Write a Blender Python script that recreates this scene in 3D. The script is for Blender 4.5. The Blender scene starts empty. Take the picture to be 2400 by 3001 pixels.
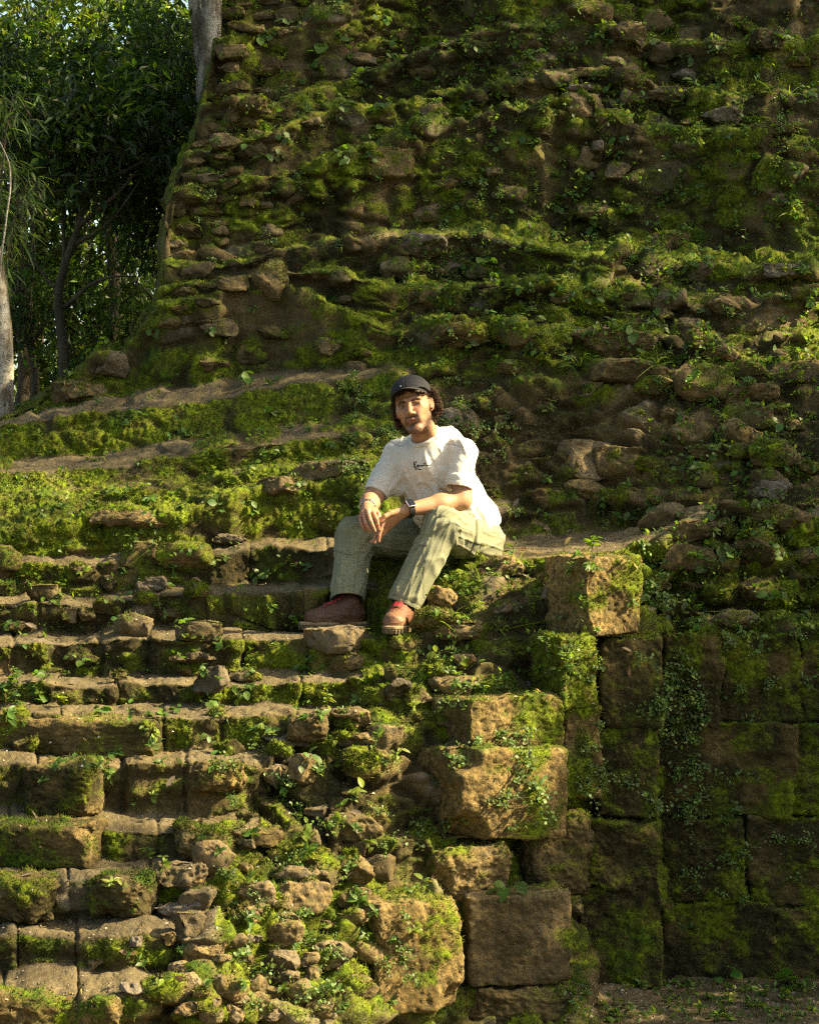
import bpy, math, random
import numpy as np
from mathutils import Vector, Matrix
from mathutils.bvhtree import BVHTree

# ------------------------------------------------------------------ camera, sky, sun, exposure
SC = bpy.context.scene
COL = SC.collection
CAMY, EYE, FP = -9.0, 2.0, 6075.0           # camera depth, eye height, focal length in photo pixels
cd = bpy.data.cameras.new('camera')
cam = bpy.data.objects.new('camera', cd); COL.objects.link(cam)
cam.location = (0, CAMY, EYE); cam.rotation_euler = (math.radians(90), 0, 0)
cd.sensor_fit = 'VERTICAL'; cd.sensor_height = 24.0; cd.lens = 24.0 * FP / 3001.0
cd.clip_start = 0.1; cd.clip_end = 500
SC.camera = cam

SUN = Vector((0.80, -0.075, 0.615)).normalized()
elev = math.asin(SUN.z); azim = math.atan2(SUN.x, SUN.y)
w = bpy.data.worlds.new('World'); SC.world = w; w.use_nodes = True
nt = w.node_tree; nt.nodes.clear()
sky = nt.nodes.new('ShaderNodeTexSky'); sky.sky_type = 'NISHITA'; sky.sun_disc = False
sky.sun_elevation = elev; sky.sun_rotation = azim
sky.air_density = 1.0; sky.dust_density = 3.0; sky.ozone_density = 0.6
tint = nt.nodes.new('ShaderNodeMix'); tint.data_type = 'RGBA'; tint.blend_type = 'MULTIPLY'
tint.inputs[0].default_value = 1.0; tint.inputs[7].default_value = (1.0, 0.96, 0.84, 1)
bg = nt.nodes.new('ShaderNodeBackground'); bg.inputs[1].default_value = 0.09
wo = nt.nodes.new('ShaderNodeOutputWorld')
nt.links.new(sky.outputs[0], tint.inputs[6]); nt.links.new(tint.outputs[2], bg.inputs[0]); nt.links.new(bg.outputs[0], wo.inputs[0])
ld = bpy.data.lights.new('sun', 'SUN'); ld.energy = 4.3; ld.angle = math.radians(0.6); ld.color = (1.0, 0.81, 0.47)
sun = bpy.data.objects.new('sun', ld); COL.objects.link(sun)
sun.rotation_euler = SUN.to_track_quat('Z', 'Y').to_euler(); sun.location = SUN * 30
SC.view_settings.view_transform = 'Standard'; SC.view_settings.look = 'None'
SC.view_settings.exposure = 2.2; SC.view_settings.gamma = 1.0
SC.render.engine = 'CYCLES'
SC.cycles.max_bounces = 5; SC.cycles.diffuse_bounces = 3; SC.cycles.transparent_max_bounces = 4
SC.cycles.use_denoising = False; SC.cycles.pixel_filter_type = 'BLACKMAN_HARRIS'; SC.cycles.filter_width = 1.25; SC.cycles.sample_clamp_indirect = 4

rng = np.random.default_rng(7); random.seed(7)
f32 = np.float32

def P(px, py, y):
    """photo pixel at a depth y -> point in the place"""
    s = (y - CAMY) / FP
    return np.array([(px - 1200.0) * s, y, EYE - (py - 1500.5) * s])

# ------------------------------------------------------------------ noise
def _hash(ix, iy, iz, seed):
    h = (ix.astype(np.uint32) * np.uint32(374761393) + iy.astype(np.uint32) * np.uint32(668265263)
         + iz.astype(np.uint32) * np.uint32(2246822519) + np.uint32((seed * 3266489917) & 0xffffffff))
    h ^= h >> np.uint32(15); h *= np.uint32(2246822519); h ^= h >> np.uint32(13); h *= np.uint32(3266489917); h ^= h >> np.uint32(16)
    return h

def _h01(ix, iy, iz, seed): return _hash(ix, iy, iz, seed).astype(f32) * f32(1 / 4294967296.0)

def vnoise(p, seed=0):
    p = np.asarray(p, f32); i = np.floor(p); f = p - i; i = i.astype(np.int64)
    u = f * f * (3 - 2 * f); r = 0
    for dx in (0, 1):
        wx = u[:, 0] if dx else 1 - u[:, 0]
        for dy in (0, 1):
            wy = u[:, 1] if dy else 1 - u[:, 1]
            for dz in (0, 1):
                wz = u[:, 2] if dz else 1 - u[:, 2]
                r = r + wx * wy * wz * _h01(i[:, 0] + dx, i[:, 1] + dy, i[:, 2] + dz, seed)
    return r * 2 - 1

def fbm(p, octv=4, seed=0, gain=0.5):
    p = np.asarray(p, f32); a = 1.0; t = 0; s = 0
    for o in range(octv):
        t = t + a * vnoise(p * f32(2.03 ** o) + f32(o * 17.3), seed + o); s += a; a *= gain
    return t / s

def worley(p, seed=0, jit=0.9):
    """F1, F2 and a random value of the nearest cell"""
    p = np.asarray(p, f32); i = np.floor(p).astype(np.int64); f = p - i
    n = len(p); d1 = np.full(n, 9., f32); d2 = d1.copy(); cid = np.zeros(n, f32)
    for dx in (-1, 0, 1):
        for dy in (-1, 0, 1):
            for dz in (-1, 0, 1):
                a, b, c = i[:, 0] + dx, i[:, 1] + dy, i[:, 2] + dz
                h = _hash(a, b, c, seed)
                jx = (h & np.uint32(1023)).astype(f32) / 1023; jy = ((h >> np.uint32(10)) & np.uint32(1023)).astype(f32) / 1023; jz = ((h >> np.uint32(20)) & np.uint32(1023)).astype(f32) / 1023
                x = dx + .5 + jit * (jx - .5) - f[:, 0]; yy = dy + .5 + jit * (jy - .5) - f[:, 1]; z = dz + .5 + jit * (jz - .5) - f[:, 2]
                d = x * x + yy * yy + z * z
                nr = d < d1
                d2 = np.where(nr, d1, np.minimum(d2, d)); cid = np.where(nr, ((h * np.uint32(2654435761)) >> np.uint32(8)).astype(f32) / 16777216, cid); d1 = np.where(nr, d, d1)
    return np.sqrt(d1), np.sqrt(d2), cid

def sst(a, b, x):
    t = np.clip((x - a) / (b - a), 0, 1); return t * t * (3 - 2 * t)

# ------------------------------------------------------------------ mesh + object helpers
def mesh_from(name, V, F, attrs=None, smooth=True, mats=(), fmat=None):
    """V (n,3); F list of index arrays (each (m,k))"""
    me = bpy.data.meshes.new(name)
    V = np.asarray(V, f32); F = [np.asarray(f, np.int32) for f in (F if isinstance(F, list) else [F]) if len(f)]
    me.vertices.add(len(V)); me.vertices.foreach_set('co', V.ravel())
    nl = sum(f.size for f in F); npoly = sum(len(f) for f in F)
    me.loops.add(nl); me.polygons.add(npoly)
    me.loops.foreach_set('vertex_index', np.concatenate([f.ravel() for f in F]))
    tot = np.concatenate([np.full(len(f), f.shape[1], np.int32) for f in F])
    me.polygons.foreach_set('loop_start', np.concatenate([[0], np.cumsum(tot)[:-1]]).astype(np.int32))
    if fmat is not None: me.polygons.foreach_set('material_index', np.asarray(fmat, np.int32))
    me.update(calc_edges=True)
    me.polygons.foreach_set('use_smooth', np.full(npoly, smooth))
    for k, a in (attrs or {}).items():
        a = np.asarray(a, f32)
        if a.ndim == 1:
            at = me.attributes.new(k, 'FLOAT', 'POINT'); at.data.foreach_set('value', a)
        else:
            at = me.attributes.new(k, 'FLOAT_COLOR', 'POINT')
            at.data.foreach_set('color', np.concatenate([a, np.ones((len(a), 1), f32)], 1).ravel())
    for m in mats: me.materials.append(m)
    return me

def link(name, me, parent=None, loc=None):
    o = bpy.data.objects.new(name, me); COL.objects.link(o)
    if loc is not None: o.location = loc
    if parent is not None: o.parent = parent
    return o

def tag(o, label=None, cat=None, group=None, kind=None):
    if label: o['label'] = label
    if cat: o['category'] = cat
    if group: o['group'] = group
    if kind: o['kind'] = kind
    return o

def empty(name, label, cat, loc=(0, 0, 0), group=None):
    o = bpy.data.objects.new(name, None); COL.objects.link(o); o.location = loc; o.empty_display_size = .1
    return tag(o, label, cat, group)

def child(name, me, parent):
    """mesh in place coordinates, hung under a thing's Empty"""
    o = bpy.data.objects.new(name, me); COL.objects.link(o); o.parent = parent
    o.matrix_parent_inverse = Matrix.Translation(-parent.location)
    return o

class MB:
    """collects vertices/faces (quads and tris) with a colour per vertex"""
    def __init__(s): s.V = []; s.Q = []; s.T = []; s.A = {}; s.n = 0
    def add(s, V, Q=None, T=None, **attrs):
        V = np.asarray(V, f32).reshape(-1, 3)
        if Q is not None and len(Q): s.Q.append(np.asarray(Q, np.int64) + s.n)
        if T is not None and len(T): s.T.append(np.asarray(T, np.int64) + s.n)
        for k, a in attrs.items(): s.A.setdefault(k, []).append(np.broadcast_to(np.asarray(a, f32), (len(V),) + np.asarray(a, f32).shape[(1 if np.asarray(a).ndim and np.asarray(a).shape[0] == len(V) else 0):] ).copy())
        s.V.append(V); s.n += len(V); return s
    def mesh(s, name, mat, smooth=True):
        F = []
        if s.Q: F.append(np.concatenate(s.Q))
        if s.T: F.append(np.concatenate(s.T))
        return mesh_from(name, np.concatenate(s.V), F, {k: np.concatenate(a) for k, a in s.A.items()}, smooth, [mat] if mat else [])

def tube(pts, rad, n=8, cap=True):
    pts = np.asarray(pts, float); m = len(pts); rad = np.broadcast_to(rad, (m,))
    t = np.gradient(pts, axis=0); t /= np.linalg.norm(t, axis=1)[:, None] + 1e-9
    a = np.array([0, 0, 1.]) if abs(t[0, 2]) < .9 else np.array([1., 0, 0])
    u = np.cross(t[0], a); u /= np.linalg.norm(u); V = []
    for i in range(m):
        u = u - t[i] * np.dot(u, t[i]); u /= np.linalg.norm(u) + 1e-9; v = np.cross(t[i], u)
        an = np.arange(n) * 2 * np.pi / n
        V.append(pts[i] + rad[i] * (np.cos(an)[:, None] * u + np.sin(an)[:, None] * v))
    V = np.concatenate(V); Q = []
    i, k = np.meshgrid(np.arange(m - 1), np.arange(n), indexing='ij'); k2 = (k + 1) % n
    Q = np.stack([i * n + k, i * n + k2, (i + 1) * n + k2, (i + 1) * n + k], -1).reshape(-1, 4)
    if cap:
        V = np.concatenate([V, pts[:1], pts[-1:]]); c0, c1 = m * n, m * n + 1; kk = np.arange(n)
        T = np.concatenate([np.stack([np.full(n, c0), (kk + 1) % n, kk], -1), np.stack([np.full(n, c1), (m - 1) * n + kk, (m - 1) * n + (kk + 1) % n], -1)])
    else: T = None
    return V, Q, T

# ------------------------------------------------------------------ materials
def newmat(name):
    m = bpy.data.materials.new(name); m.use_nodes = True; nt = m.node_tree; nt.nodes.clear()
    out = nt.nodes.new('ShaderNodeOutputMaterial'); b = nt.nodes.new('ShaderNodeBsdfPrincipled')
    nt.links.new(b.outputs[0], out.inputs[0]); return m, nt, b
def N(nt, t, **kw):
    n = nt.nodes.new(t)
    for k, v in kw.items(): setattr(n, k, v)
    return n
def attr(nt, name): n = N(nt, 'ShaderNodeAttribute', attribute_name=name); return n
def mixc(nt, fac, a, b, blend='MIX'):
    m = N(nt, 'ShaderNodeMix', data_type='RGBA', blend_type=blend)
    for sock, v in ((0, fac), (6, a), (7, b)):
        if isinstance(v, (int, float)): m.inputs[sock].default_value = v
        elif isinstance(v, tuple): m.inputs[sock].default_value = (*v, 1) if len(v) == 3 else v
        else: nt.links.new(v, m.inputs[sock])
    return m.outputs[2]
def noise_n(nt, scale, detail=4, rough=.6, vec=None):
    n = N(nt, 'ShaderNodeTexNoise'); n.inputs['Scale'].default_value = scale; n.inputs['Detail'].default_value = detail; n.inputs['Roughness'].default_value = rough
    if vec is not None: nt.links.new(vec, n.inputs['Vector'])
    return n
def ramp(nt, fac, a, b, ca=(0, 0, 0), cb=(1, 1, 1)):
    r = N(nt, 'ShaderNodeValToRGB'); e = r.color_ramp.elements
    e[0].position = a; e[1].position = b; e[0].color = (*ca, 1); e[1].color = (*cb, 1)
    nt.links.new(fac, r.inputs[0]); return r.outputs[0]

def ground_material():
    """earth, limestone and moss: amounts come with the surface, fine mottling from noise in the place's own coordinates"""
    m, nt, b = newmat('mossy_stone')
    geo = N(nt, 'ShaderNodeNewGeometry'); pos = geo.outputs['Position']
    n1 = noise_n(nt, 6, 5, .65, pos); n2 = noise_n(nt, 38, 5, .7, pos); n3 = noise_n(nt, 150, 3, .7, pos); n4 = noise_n(nt, 15, 4, .6, pos); n5 = noise_n(nt, 75, 3, .65, pos)
    stone = mixc(nt, ramp(nt, n1.outputs[0], .35, .65), (.175, .115, .034), (.40, .28, .105))
    stone = mixc(nt, ramp(nt, n2.outputs[0], .42, .62), stone, (.085, .062, .024))
    stone = mixc(nt, ramp(nt, n3.outputs[0], .58, .72), stone, (.42, .36, .24))
    stone = mixc(nt, ramp(nt, n5.outputs[0], .50, .68), stone, (.060, .045, .018))
    grey = mixc(nt, ramp(nt, n2.outputs[0], .35, .68), (.075, .066, .055), (.27, .235, .19))
    stone = mixc(nt, attr(nt, 'grey').outputs['Fac'], stone, grey)
    earth = mixc(nt, ramp(nt, n3.outputs[0], .4, .7), (.105, .083, .042), (.225, .185, .112))
    earth = mixc(nt, ramp(nt, n4.outputs[0], .4, .62), earth, (.115, .092, .045))
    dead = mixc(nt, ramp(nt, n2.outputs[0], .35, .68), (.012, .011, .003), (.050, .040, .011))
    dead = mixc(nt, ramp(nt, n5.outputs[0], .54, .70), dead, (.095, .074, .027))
    earth = mixc(nt, ramp(nt, n5.outputs[0], .50, .66), earth, (.085, .066, .034))
    base = mixc(nt, attr(nt, 'dead').outputs['Fac'], stone, dead)
    base = mixc(nt, attr(nt, 'dirt').outputs['Fac'], base, earth)
    moss = mixc(nt, ramp(nt, n2.outputs[0], .34, .66), (.022, .038, .0015), (.18, .25, .004))
    moss = mixc(nt, ramp(nt, n4.outputs[0], .42, .68), moss, (.085, .078, .008))
    moss = mixc(nt, ramp(nt, n3.outputs[0], .50, .78), moss, (.24, .29, .012))
    moss = mixc(nt, ramp(nt, n5.outputs[0], .52, .70), moss, (.016, .026, .002))
    n6 = noise_n(nt, 3.2, 4, .6, pos); moss = mixc(nt, ramp(nt, n6.outputs[0], .50, .66), moss, mixc(nt, 1.0, moss, (.34, .52, .6), 'MULTIPLY')); moss = mixc(nt, ramp(nt, n1.outputs[0], .60, .72), moss, (.060, .048, .012))
    mm = N(nt, 'ShaderNodeMath', operation='ADD'); nt.links.new(attr(nt, 'moss').outputs['Fac'], mm.inputs[0])
    mm2 = N(nt, 'ShaderNodeMath', operation='MULTIPLY_ADD'); nt.links.new(n3.outputs[0], mm2.inputs[0]); mm2.inputs[1].default_value = .7; mm2.inputs[2].default_value = -.35
    nt.links.new(mm2.outputs[0], mm.inputs[1])
    base = mixc(nt, ramp(nt, mm.outputs[0], .36, .62), base, moss)
    nt.links.new(base, b.inputs['Base Color'])
    b.inputs['Roughness'].default_value = .92; b.inputs['Specular IOR Level'].default_value = .25
    add = N(nt, 'ShaderNodeMath', operation='MULTIPLY_ADD'); nt.links.new(n3.outputs[0], add.inputs[0]); add.inputs[1].default_value = .6; nt.links.new(n2.outputs[0], add.inputs[2])
    bump = N(nt, 'ShaderNodeBump'); bump.inputs['Strength'].default_value = .9; bump.inputs['Distance'].default_value = .012
    nt.links.new(add.outputs[0], bump.inputs['Height']); nt.links.new(bump.outputs[0], b.inputs['Normal'])
    return m
M_GROUND = ground_material()

def leaf_material(name, gloss=.5, trans=.5):
    m, nt, b = newmat(name)
    c = attr(nt, 'col').outputs['Color']
    geo = N(nt, 'ShaderNodeNewGeometry'); n = noise_n(nt, 60, 3, .6, geo.outputs['Position'])
    c2 = mixc(nt, ramp(nt, n.outputs[0], .3, .7), mixc(nt, 1.0, c, (.7, .72, .65), 'MULTIPLY'), c)
    nt.links.new(c2, b.inputs['Base Color']); b.inputs['Roughness'].default_value = gloss
    tr = N(nt, 'ShaderNodeBsdfTranslucent'); mx = N(nt, 'ShaderNodeMixShader'); mx.inputs[0].default_value = trans
    tc = mixc(nt, 1.0, c2, (1.5, 1.5, .55), 'MULTIPLY'); nt.links.new(tc, tr.inputs['Color'])
    out = [q for q in nt.nodes if q.type == 'OUTPUT_MATERIAL'][0]
    nt.links.new(b.outputs[0], mx.inputs[1]); nt.links.new(tr.outputs[0], mx.inputs[2]); nt.links.new(mx.outputs[0], out.inputs[0])
    return m
M_LEAF = leaf_material('leaf'); 

def col_material(name, rough=.8, bumpscale=0, bumpd=.002, spec=.3, metal=0):
    m, nt, b = newmat(name); nt.links.new(attr(nt, 'col').outputs['Color'], b.inputs['Base Color'])
    b.inputs['Roughness'].default_value = rough; b.inputs['Specular IOR Level'].default_value = spec; b.inputs['Metallic'].default_value = metal
    geo = N(nt, 'ShaderNodeNewGeometry')
    if bumpscale:
        n = noise_n(nt, bumpscale, 4, .65, geo.outputs['Position']); bump = N(nt, 'ShaderNodeBump'); bump.inputs['Distance'].default_value = bumpd
        nt.links.new(n.outputs[0], bump.inputs['Height']); nt.links.new(bump.outputs[0], b.inputs['Normal'])
    return m
# ------------------------------------------------------------------ the ruined slope: one worn surface, cut into steps, terraces, core and ground
def PYZ(z, y): return 1500.5 - (z - EYE) * FP / (y - CAMY)
NAMES = ['E10', 'E9', 'E8', 'E7', 'E6', 'E5', 'E4', 'E3', 'E2', 'E1', 'E0', 'M1', 'Mb', 'M2', 'R', 'Ua', 'Ua2', 'Ub', 'Uc', 'Uc2', 'Ud', 'Ue', 'Uf']
G = lambda y: ('z', 0.0, y)
LEDGE = {   # lips of the ledges, bottom to top: (pixel column, pixel row, depth)
 'E10': [(-300, 3120, -2.45), (1000, 3150, -2.1), (1250, 3350, -1.9), (1500, 3300, -1.8), (1750, 0, -3.2), (2800, 0, -3.2)],
 'E9': [(-300, 2930, -2.17), (600, 2925, -2.17), (1000, 2960, -1.8), (1200, 3010, -1.35), (1450, 3040, -1.0), (1750, 0, -1.5), (2800, 0, -1.5)],
 'E8': [(-300, 2748, -1.89), (600, 2748, -1.89), (1000, 2800, -1.55), (1200, 2790, -1.2), (1450, 2800, -.92), (1750, 0, -.9), (2800, 0, -.9)],
 'E7': [(-300, 2572, -1.61), (560, 2585, -1.61), (1000, 2600, -1.3), (1200, 2620, -1.12), (1450, 2620, -.86), (1700, 2700, -.42), (1960, 0, -.10), (2800, 0, -.06)],
 'E6': [(-300, 2420, -1.33), (560, 2440, -1.33), (1000, 2435, -1.15), (1200, 2480, -1.02), (1450, 2480, -.76), (1700, 2450, -.40), (1960, 2500, -.08), (2800, 2500, -.05)],
 'E5': [(-300, 2240, -1.05), (560, 2236, -1.05), (1000, 2245, -.95), (1200, 2285, -.88), (1450, 2200, -.68), (1700, 2200, -.38), (1960, 2280, -.07), (2800, 2280, -.04)],
 'E4': [(-300, 2110, -.77), (400, 2105, -.77), (1000, 2095, -.77), (1200, 2130, -.74), (1450, 2060, -.58), (1700, 2040, -.36), (1960, 2110, -.06), (2800, 2110, -.03)],
 'E3': [(-300, 2000, -.49), (400, 2012, -.49), (1000, 1992, -.52), (1200, 1990, -.58), (1450, 1965, -.48), (1700, 1880, -.34), (1960, 1960, -.05), (2800, 1960, -.02)],
 'E2': [(-300, 1890, -.21), (300, 1872, -.21), (850, 1868, -.27), (1200, 1872, -.33), (1450, 1810, -.3), (1700, 1770, -.3), (1960, 1850, -.03), (2800, 1845, 0)],
 'E1': [(-300, 1770, .07), (400, 1760, .07), (560, 1742, .07), (1000, 1724, .06), (1200, 1745, .0), (1450, 1720, -.1), (1700, 1690, -.1), (1960, 1700, .2), (2800, 1690, .2)],
 'E0': [(-300, 1660, .33), (300, 1650, .33), (700, 1612, .35), (1000, 1612, .3), (1200, 1655, .2), (1450, 1645, .1), (1700, 1640, .0), (1900, 1570, .22), (2050, 1520, .3), (2800, 1500, .3)],
 'M1': [(-300, 1580, .5), (200, 1530, .5), (270, 1508, .55), (520, 1504, .55), (700, 1450, .6), (1050, 1400, .7), (1200, 1480, 1.0), (1450, 1462, 1.05), (1700, 1455, 1.05), (2000, 1455, .8), (2800, 1420, .75)],
 'Mb': [(-300, 1490, .72), (270, 1452, .74), (520, 1442, .76), (700, 1394, .78), (1080, 1350, .86), (1200, 1405, 1.07), (1450, 1400, 1.1), (1700, 1390, 1.1), (2000, 1380, .9), (2800, 1350, .87)],
 'M2': [(-300, 1400, .95), (350, 1370, .95), (700, 1310, 1.0), (1050, 1270, 1.05), (1200, 1330, 1.15), (1450, 1330, 1.15), (1700, 1320, 1.15), (2000, 1300, 1.0), (2800, 1270, 1.0)],
 'R': [(-300, 1250, 1.5), (0, 1240, 1.5), (300, 1205, 1.5), (600, 1172, 1.5), (850, 1130, 1.5), (1150, 1095, 1.4), (1300, 1200, 1.3), (1450, 1200, 1.3), (1700, 1150, 1.3), (2000, 1120, 1.25), (2800, 1080, 1.3)],
 'Ua': [(-300, 1160, 1.9), (150, 1155, 1.9), (280, 1050, 1.9), (470, 890, 1.85), (740, 862, 1.8), (830, 860, 1.75), (1150, 985, 1.6), (1300, 950, 1.55), (1650, 975, 1.55), (1930, 962, 1.55), (2000, 1010, 1.5), (2800, 930, 1.6)],
 'Ua2': [(-300, 1000, 1.95), (486, 850, 1.95), (740, 815, 1.88), (830, 800, 1.85), (1150, 850, 1.75), (1300, 830, 1.75), (1650, 850, 1.72), (2000, 880, 1.7), (2800, 850, 1.75)],
 'Ub': [(-300, 800, 2.1), (500, 770, 2.05), (740, 760, 2.0), (830, 722, 2.0), (1150, 705, 2.0), (1310, 690, 2.0), (1500, 715, 1.95), (2000, 770, 1.95), (2800, 780, 2.0)],
 'Uc': [(-300, 580, 2.35), (550, 560, 2.35), (780, 515, 2.4), (870, 478, 2.4), (1210, 376, 2.5), (1550, 332, 2.5), (1680, 300, 2.5), (1950, 365, 2.45), (2800, 460, 2.4)],
 'Uc2': [(-300, 480, 2.6), (590, 450, 2.6), (780, 430, 2.65), (1000, 330, 2.75), (1250, 262, 2.8), (1550, 215, 2.8), (1800, 190, 2.78), (2100, 250, 2.7), (2800, 300, 2.7)],
 'Ud': [(-300, 400, 2.9), (600, 320, 2.9), (780, 300, 2.95), (980, 225, 3.05), (1210, 165, 3.1), (1550, 85, 3.1), (2100, 110, 3.0), (2800, 130, 3.0)],
 'Ue': [(-300, 100, 3.35), (600, 110, 3.3), (800, 70, 3.35), (1000, 30, 3.4), (1200, -20, 3.5), (1550, -100, 3.5), (2800, -80, 3.4)],
 'Uf': [(-300, -500, 5.2), (2800, -520, 5.2)],
}
TOP = [(-400, 1240), (0, 1238), (110, 1185), (140, 1152), (268, 1070), (290, 1045), (378, 1032), (420, 960), (468, 892), (486, 800), (497, 600), (540, 470), (560, 430), (588, 335), (604, 250), (622, 180), (640, 60), (664, -10), (690, -450), (2800, -2000)]
NC = len(NAMES)
cols = np.concatenate([np.arange(-460, -60, 9.0), np.arange(-60, 2460, 3.6), np.arange(2460, 2900, 9.0)]); ncol = len(cols)
lipY = np.zeros((NC, ncol)); lipZ = np.zeros((NC, ncol))
toprow = np.interp(cols, *zip(*TOP))
for k, nm in enumerate(NAMES):
    T = LEDGE[nm]; xs = [t[0] for t in T]; ys = [t[2] for t in T]
    rows = [PYZ(0.0, t[2]) if t[1] == 0 else t[1] for t in T]
    yy = np.interp(cols, xs, ys); pr = np.interp(cols, xs, rows)
    kk = np.full(ncol, k * 7.1)
    q = np.stack([cols / 130., kk, kk], 1); q2 = np.stack([cols / 38., kk, kk], 1)
    amp = 1.25 if k < 11 else (.8 if nm[0] != 'U' else 1.6)
    gmask = 1 - sst(1650, 1800, cols) if k <= 3 else 1
    fine = .45 if nm[0] == 'E' else 1.
    yy = yy + gmask * amp * (.035 * fbm(q, 2, 5) + .016 * fine * vnoise(q2, 6))
    pr = pr + gmask * amp * (13 * fbm(q, 2, 8) + 6 * fine * vnoise(q2, 9))
    if nm[0] == 'E' and k > 0:                                 # each step is a row of separate blocks
        rb = np.random.RandomState(50 + k); cutx = np.cumsum(rb.uniform(120, 390, 14)) - 420; bid = np.searchsorted(cutx, cols)
        st_ = (1 - sst(980, 1080, cols)) * (1 if k < 9 else .6); dj = np.min(np.abs(cols[:, None] - cutx[None]), 1)
        yy = yy + st_ * (rb.uniform(-.032, .032, 20)[bid] + .017 * np.exp(-(dj / 5.) ** 2)); pr = pr + st_ * (rb.uniform(-8, 8, 20)[bid] + 5 * np.exp(-(dj / 6.) ** 2))
    if nm[0] == 'U':
        big = np.stack([cols / 330., kk, kk], 1)
        pr = pr + (46 * fbm(big, 2, 12) + 16 * vnoise(big * 2.7, 13)) * sst(560, 760, cols)
        if nm != 'Uf': yy = 1.5 + (yy - 1.5) * 1.35 + .20 * fbm(np.stack([cols / 250., np.full(ncol, k * .45), kk * 0], 1), 2, 14) * sst(480, 700, cols)
    zz = EYE - (pr - 1500.5) * (yy - CAMY) / FP
    lipY[k], lipZ[k] = yy, zz
for k in range(1, NC):                                        # never fold back
    lipZ[k] = np.maximum(lipZ[k], lipZ[k - 1] + .004); lipY[k] = np.maximum(lipY[k], lipY[k - 1] + .004)
for k in range(NC):                                           # the left shoulder of the mound: each column stops at its skyline
    ztop = EYE - (toprow - 1500.5) * (lipY[k] - CAMY) / FP
    lipZ[k] = np.minimum(lipZ[k], np.maximum.accumulate(ztop[::-1])[::-1] * 0 + ztop)
for k in range(1, NC): lipZ[k] = np.where(lipZ[k] < lipZ[k - 1], lipZ[k - 1], lipZ[k])
RAMP = {}
stair = 1 - sst(900, 1080, cols)
for k, nm in enumerate(NAMES):
    if nm[0] == 'E':
        edge = {'E10': 420, 'E9': 520, 'E8': 560, 'E7': 620, 'E6': 800, 'E5': 860}.get(nm, 1050)
        r = .06 + .62 * sst(edge - 60, edge + 120, cols)
        if nm == 'E0': r = np.where(cols > 1150, .12, r)
        if nm in ('E10', 'E9', 'E8', 'E7'): r = np.where(cols > 1740, .0, r)
        if nm == 'E2': r = np.where(cols > 1900, .1, r)
    elif nm in ('M1', 'Mb'): r = .85 - .72 * sst(480, 640, cols) * (1 - sst(1090, 1150, cols))
    elif nm == 'M2': r = .9 - .45 * (1 - sst(900, 1180, cols))
    elif nm == 'R': r = .25 + .5 * sst(1000, 1300, cols)
    else: r = .10 + .22 * fbm(np.stack([cols / 200, cols * 0 + k * 9.7, cols * 0], 1), 2, 4) + .22 * sst(1300, 2100, cols)
    RAMP[nm] = np.clip(r, 0, 1)
rowsY, rowsZ, seg, isT = [], [], [], []
NR = {'E10': (6, 22), 'E9': (20, 24), 'E8': (20, 24), 'E7': (20, 24), 'E6': (20, 24), 'E5': (20, 24), 'E4': (18, 22), 'E3': (16, 20), 'E2': (18, 18), 'E1': (18, 18), 'E0': (18, 22),
      'M1': (20, 16), 'Mb': (16, 16), 'M2': (26, 26), 'R': (26, 14), 'Ua': (34, 14), 'Ua2': (28, 14), 'Ub': (34, 14), 'Uc': (46, 14), 'Uc2': (32, 14), 'Ud': (34, 14), 'Ue': (40, 10), 'Uf': (24, 1)}
NR = {k: (int(a * 1.25), max(1, int(b * 1.15))) for k, (a, b) in NR.items()}
bul = {k: .042 * (.55 + .9 * vnoise(np.stack([cols / 95, cols * 0 + k * 3.3, cols * 0], 1), 17)).clip(0, 1.5) for k in range(NC)}
prevY, prevZ = lipY[0] - .05, lipZ[0] - .5
for k, nm in enumerate(NAMES):
    nr, ntd = NR[nm]
    for t in np.linspace(0, 1, nr, endpoint=False):          # riser up to this lip
        rowsY.append(prevY + (lipY[k] - prevY) * t - (nm[0] == 'U') * bul[k] * (sst(.5, 1., t) - .45 * np.sin(np.pi * t) * (t < .75))); rowsZ.append(prevZ + (lipZ[k] - prevZ) * t); seg.append(k); isT.append(0)
    if k == NC - 1:
        rowsY.append(lipY[k]); rowsZ.append(lipZ[k]); seg.append(k); isT.append(0); break
    cy = lipY[k + 1] - .004; cz = lipZ[k] + np.minimum(.10 * (cy - lipY[k]), .6 * (lipZ[k + 1] - lipZ[k]))
    r = RAMP[nm]; my, mz = (lipY[k] + lipY[k + 1]) / 2, (lipZ[k] + lipZ[k + 1]) / 2
    by, bz = cy + (my - cy) * r, cz + (mz - cz) * r
    for t in np.linspace(0, 1, ntd, endpoint=False):
        rowsY.append(lipY[k] + (by - lipY[k]) * t - (nm[0] == 'U') * bul[k] * (1 - sst(0, .8, t))); rowsZ.append(lipZ[k] + (bz - lipZ[k]) * t); seg.append(k); isT.append(1)
    prevY, prevZ = by, bz
Y = np.array(rowsY); Z = np.array(rowsZ); seg = np.array(seg); isT = np.array(isT); nrow = len(seg)
for _ in range(2):                                             # worn edges
    Y[1:-1] = .25 * Y[:-2] + .5 * Y[1:-1] + .25 * Y[2:]; Z[1:-1] = .25 * Z[:-2] + .5 * Z[1:-1] + .25 * Z[2:]
X = (cols[None, :] - 1200) * (Y - CAMY) / FP
PX = np.broadcast_to(cols[None, :], X.shape)
PG = np.stack([X, Y, Z], -1).astype(f32)
def grid_normals(Pg):
    du = np.gradient(Pg, axis=1); dv = np.gradient(Pg, axis=0); n = np.cross(du, dv)
    return n / (np.linalg.norm(n, axis=-1, keepdims=True) + 1e-9)
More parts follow.
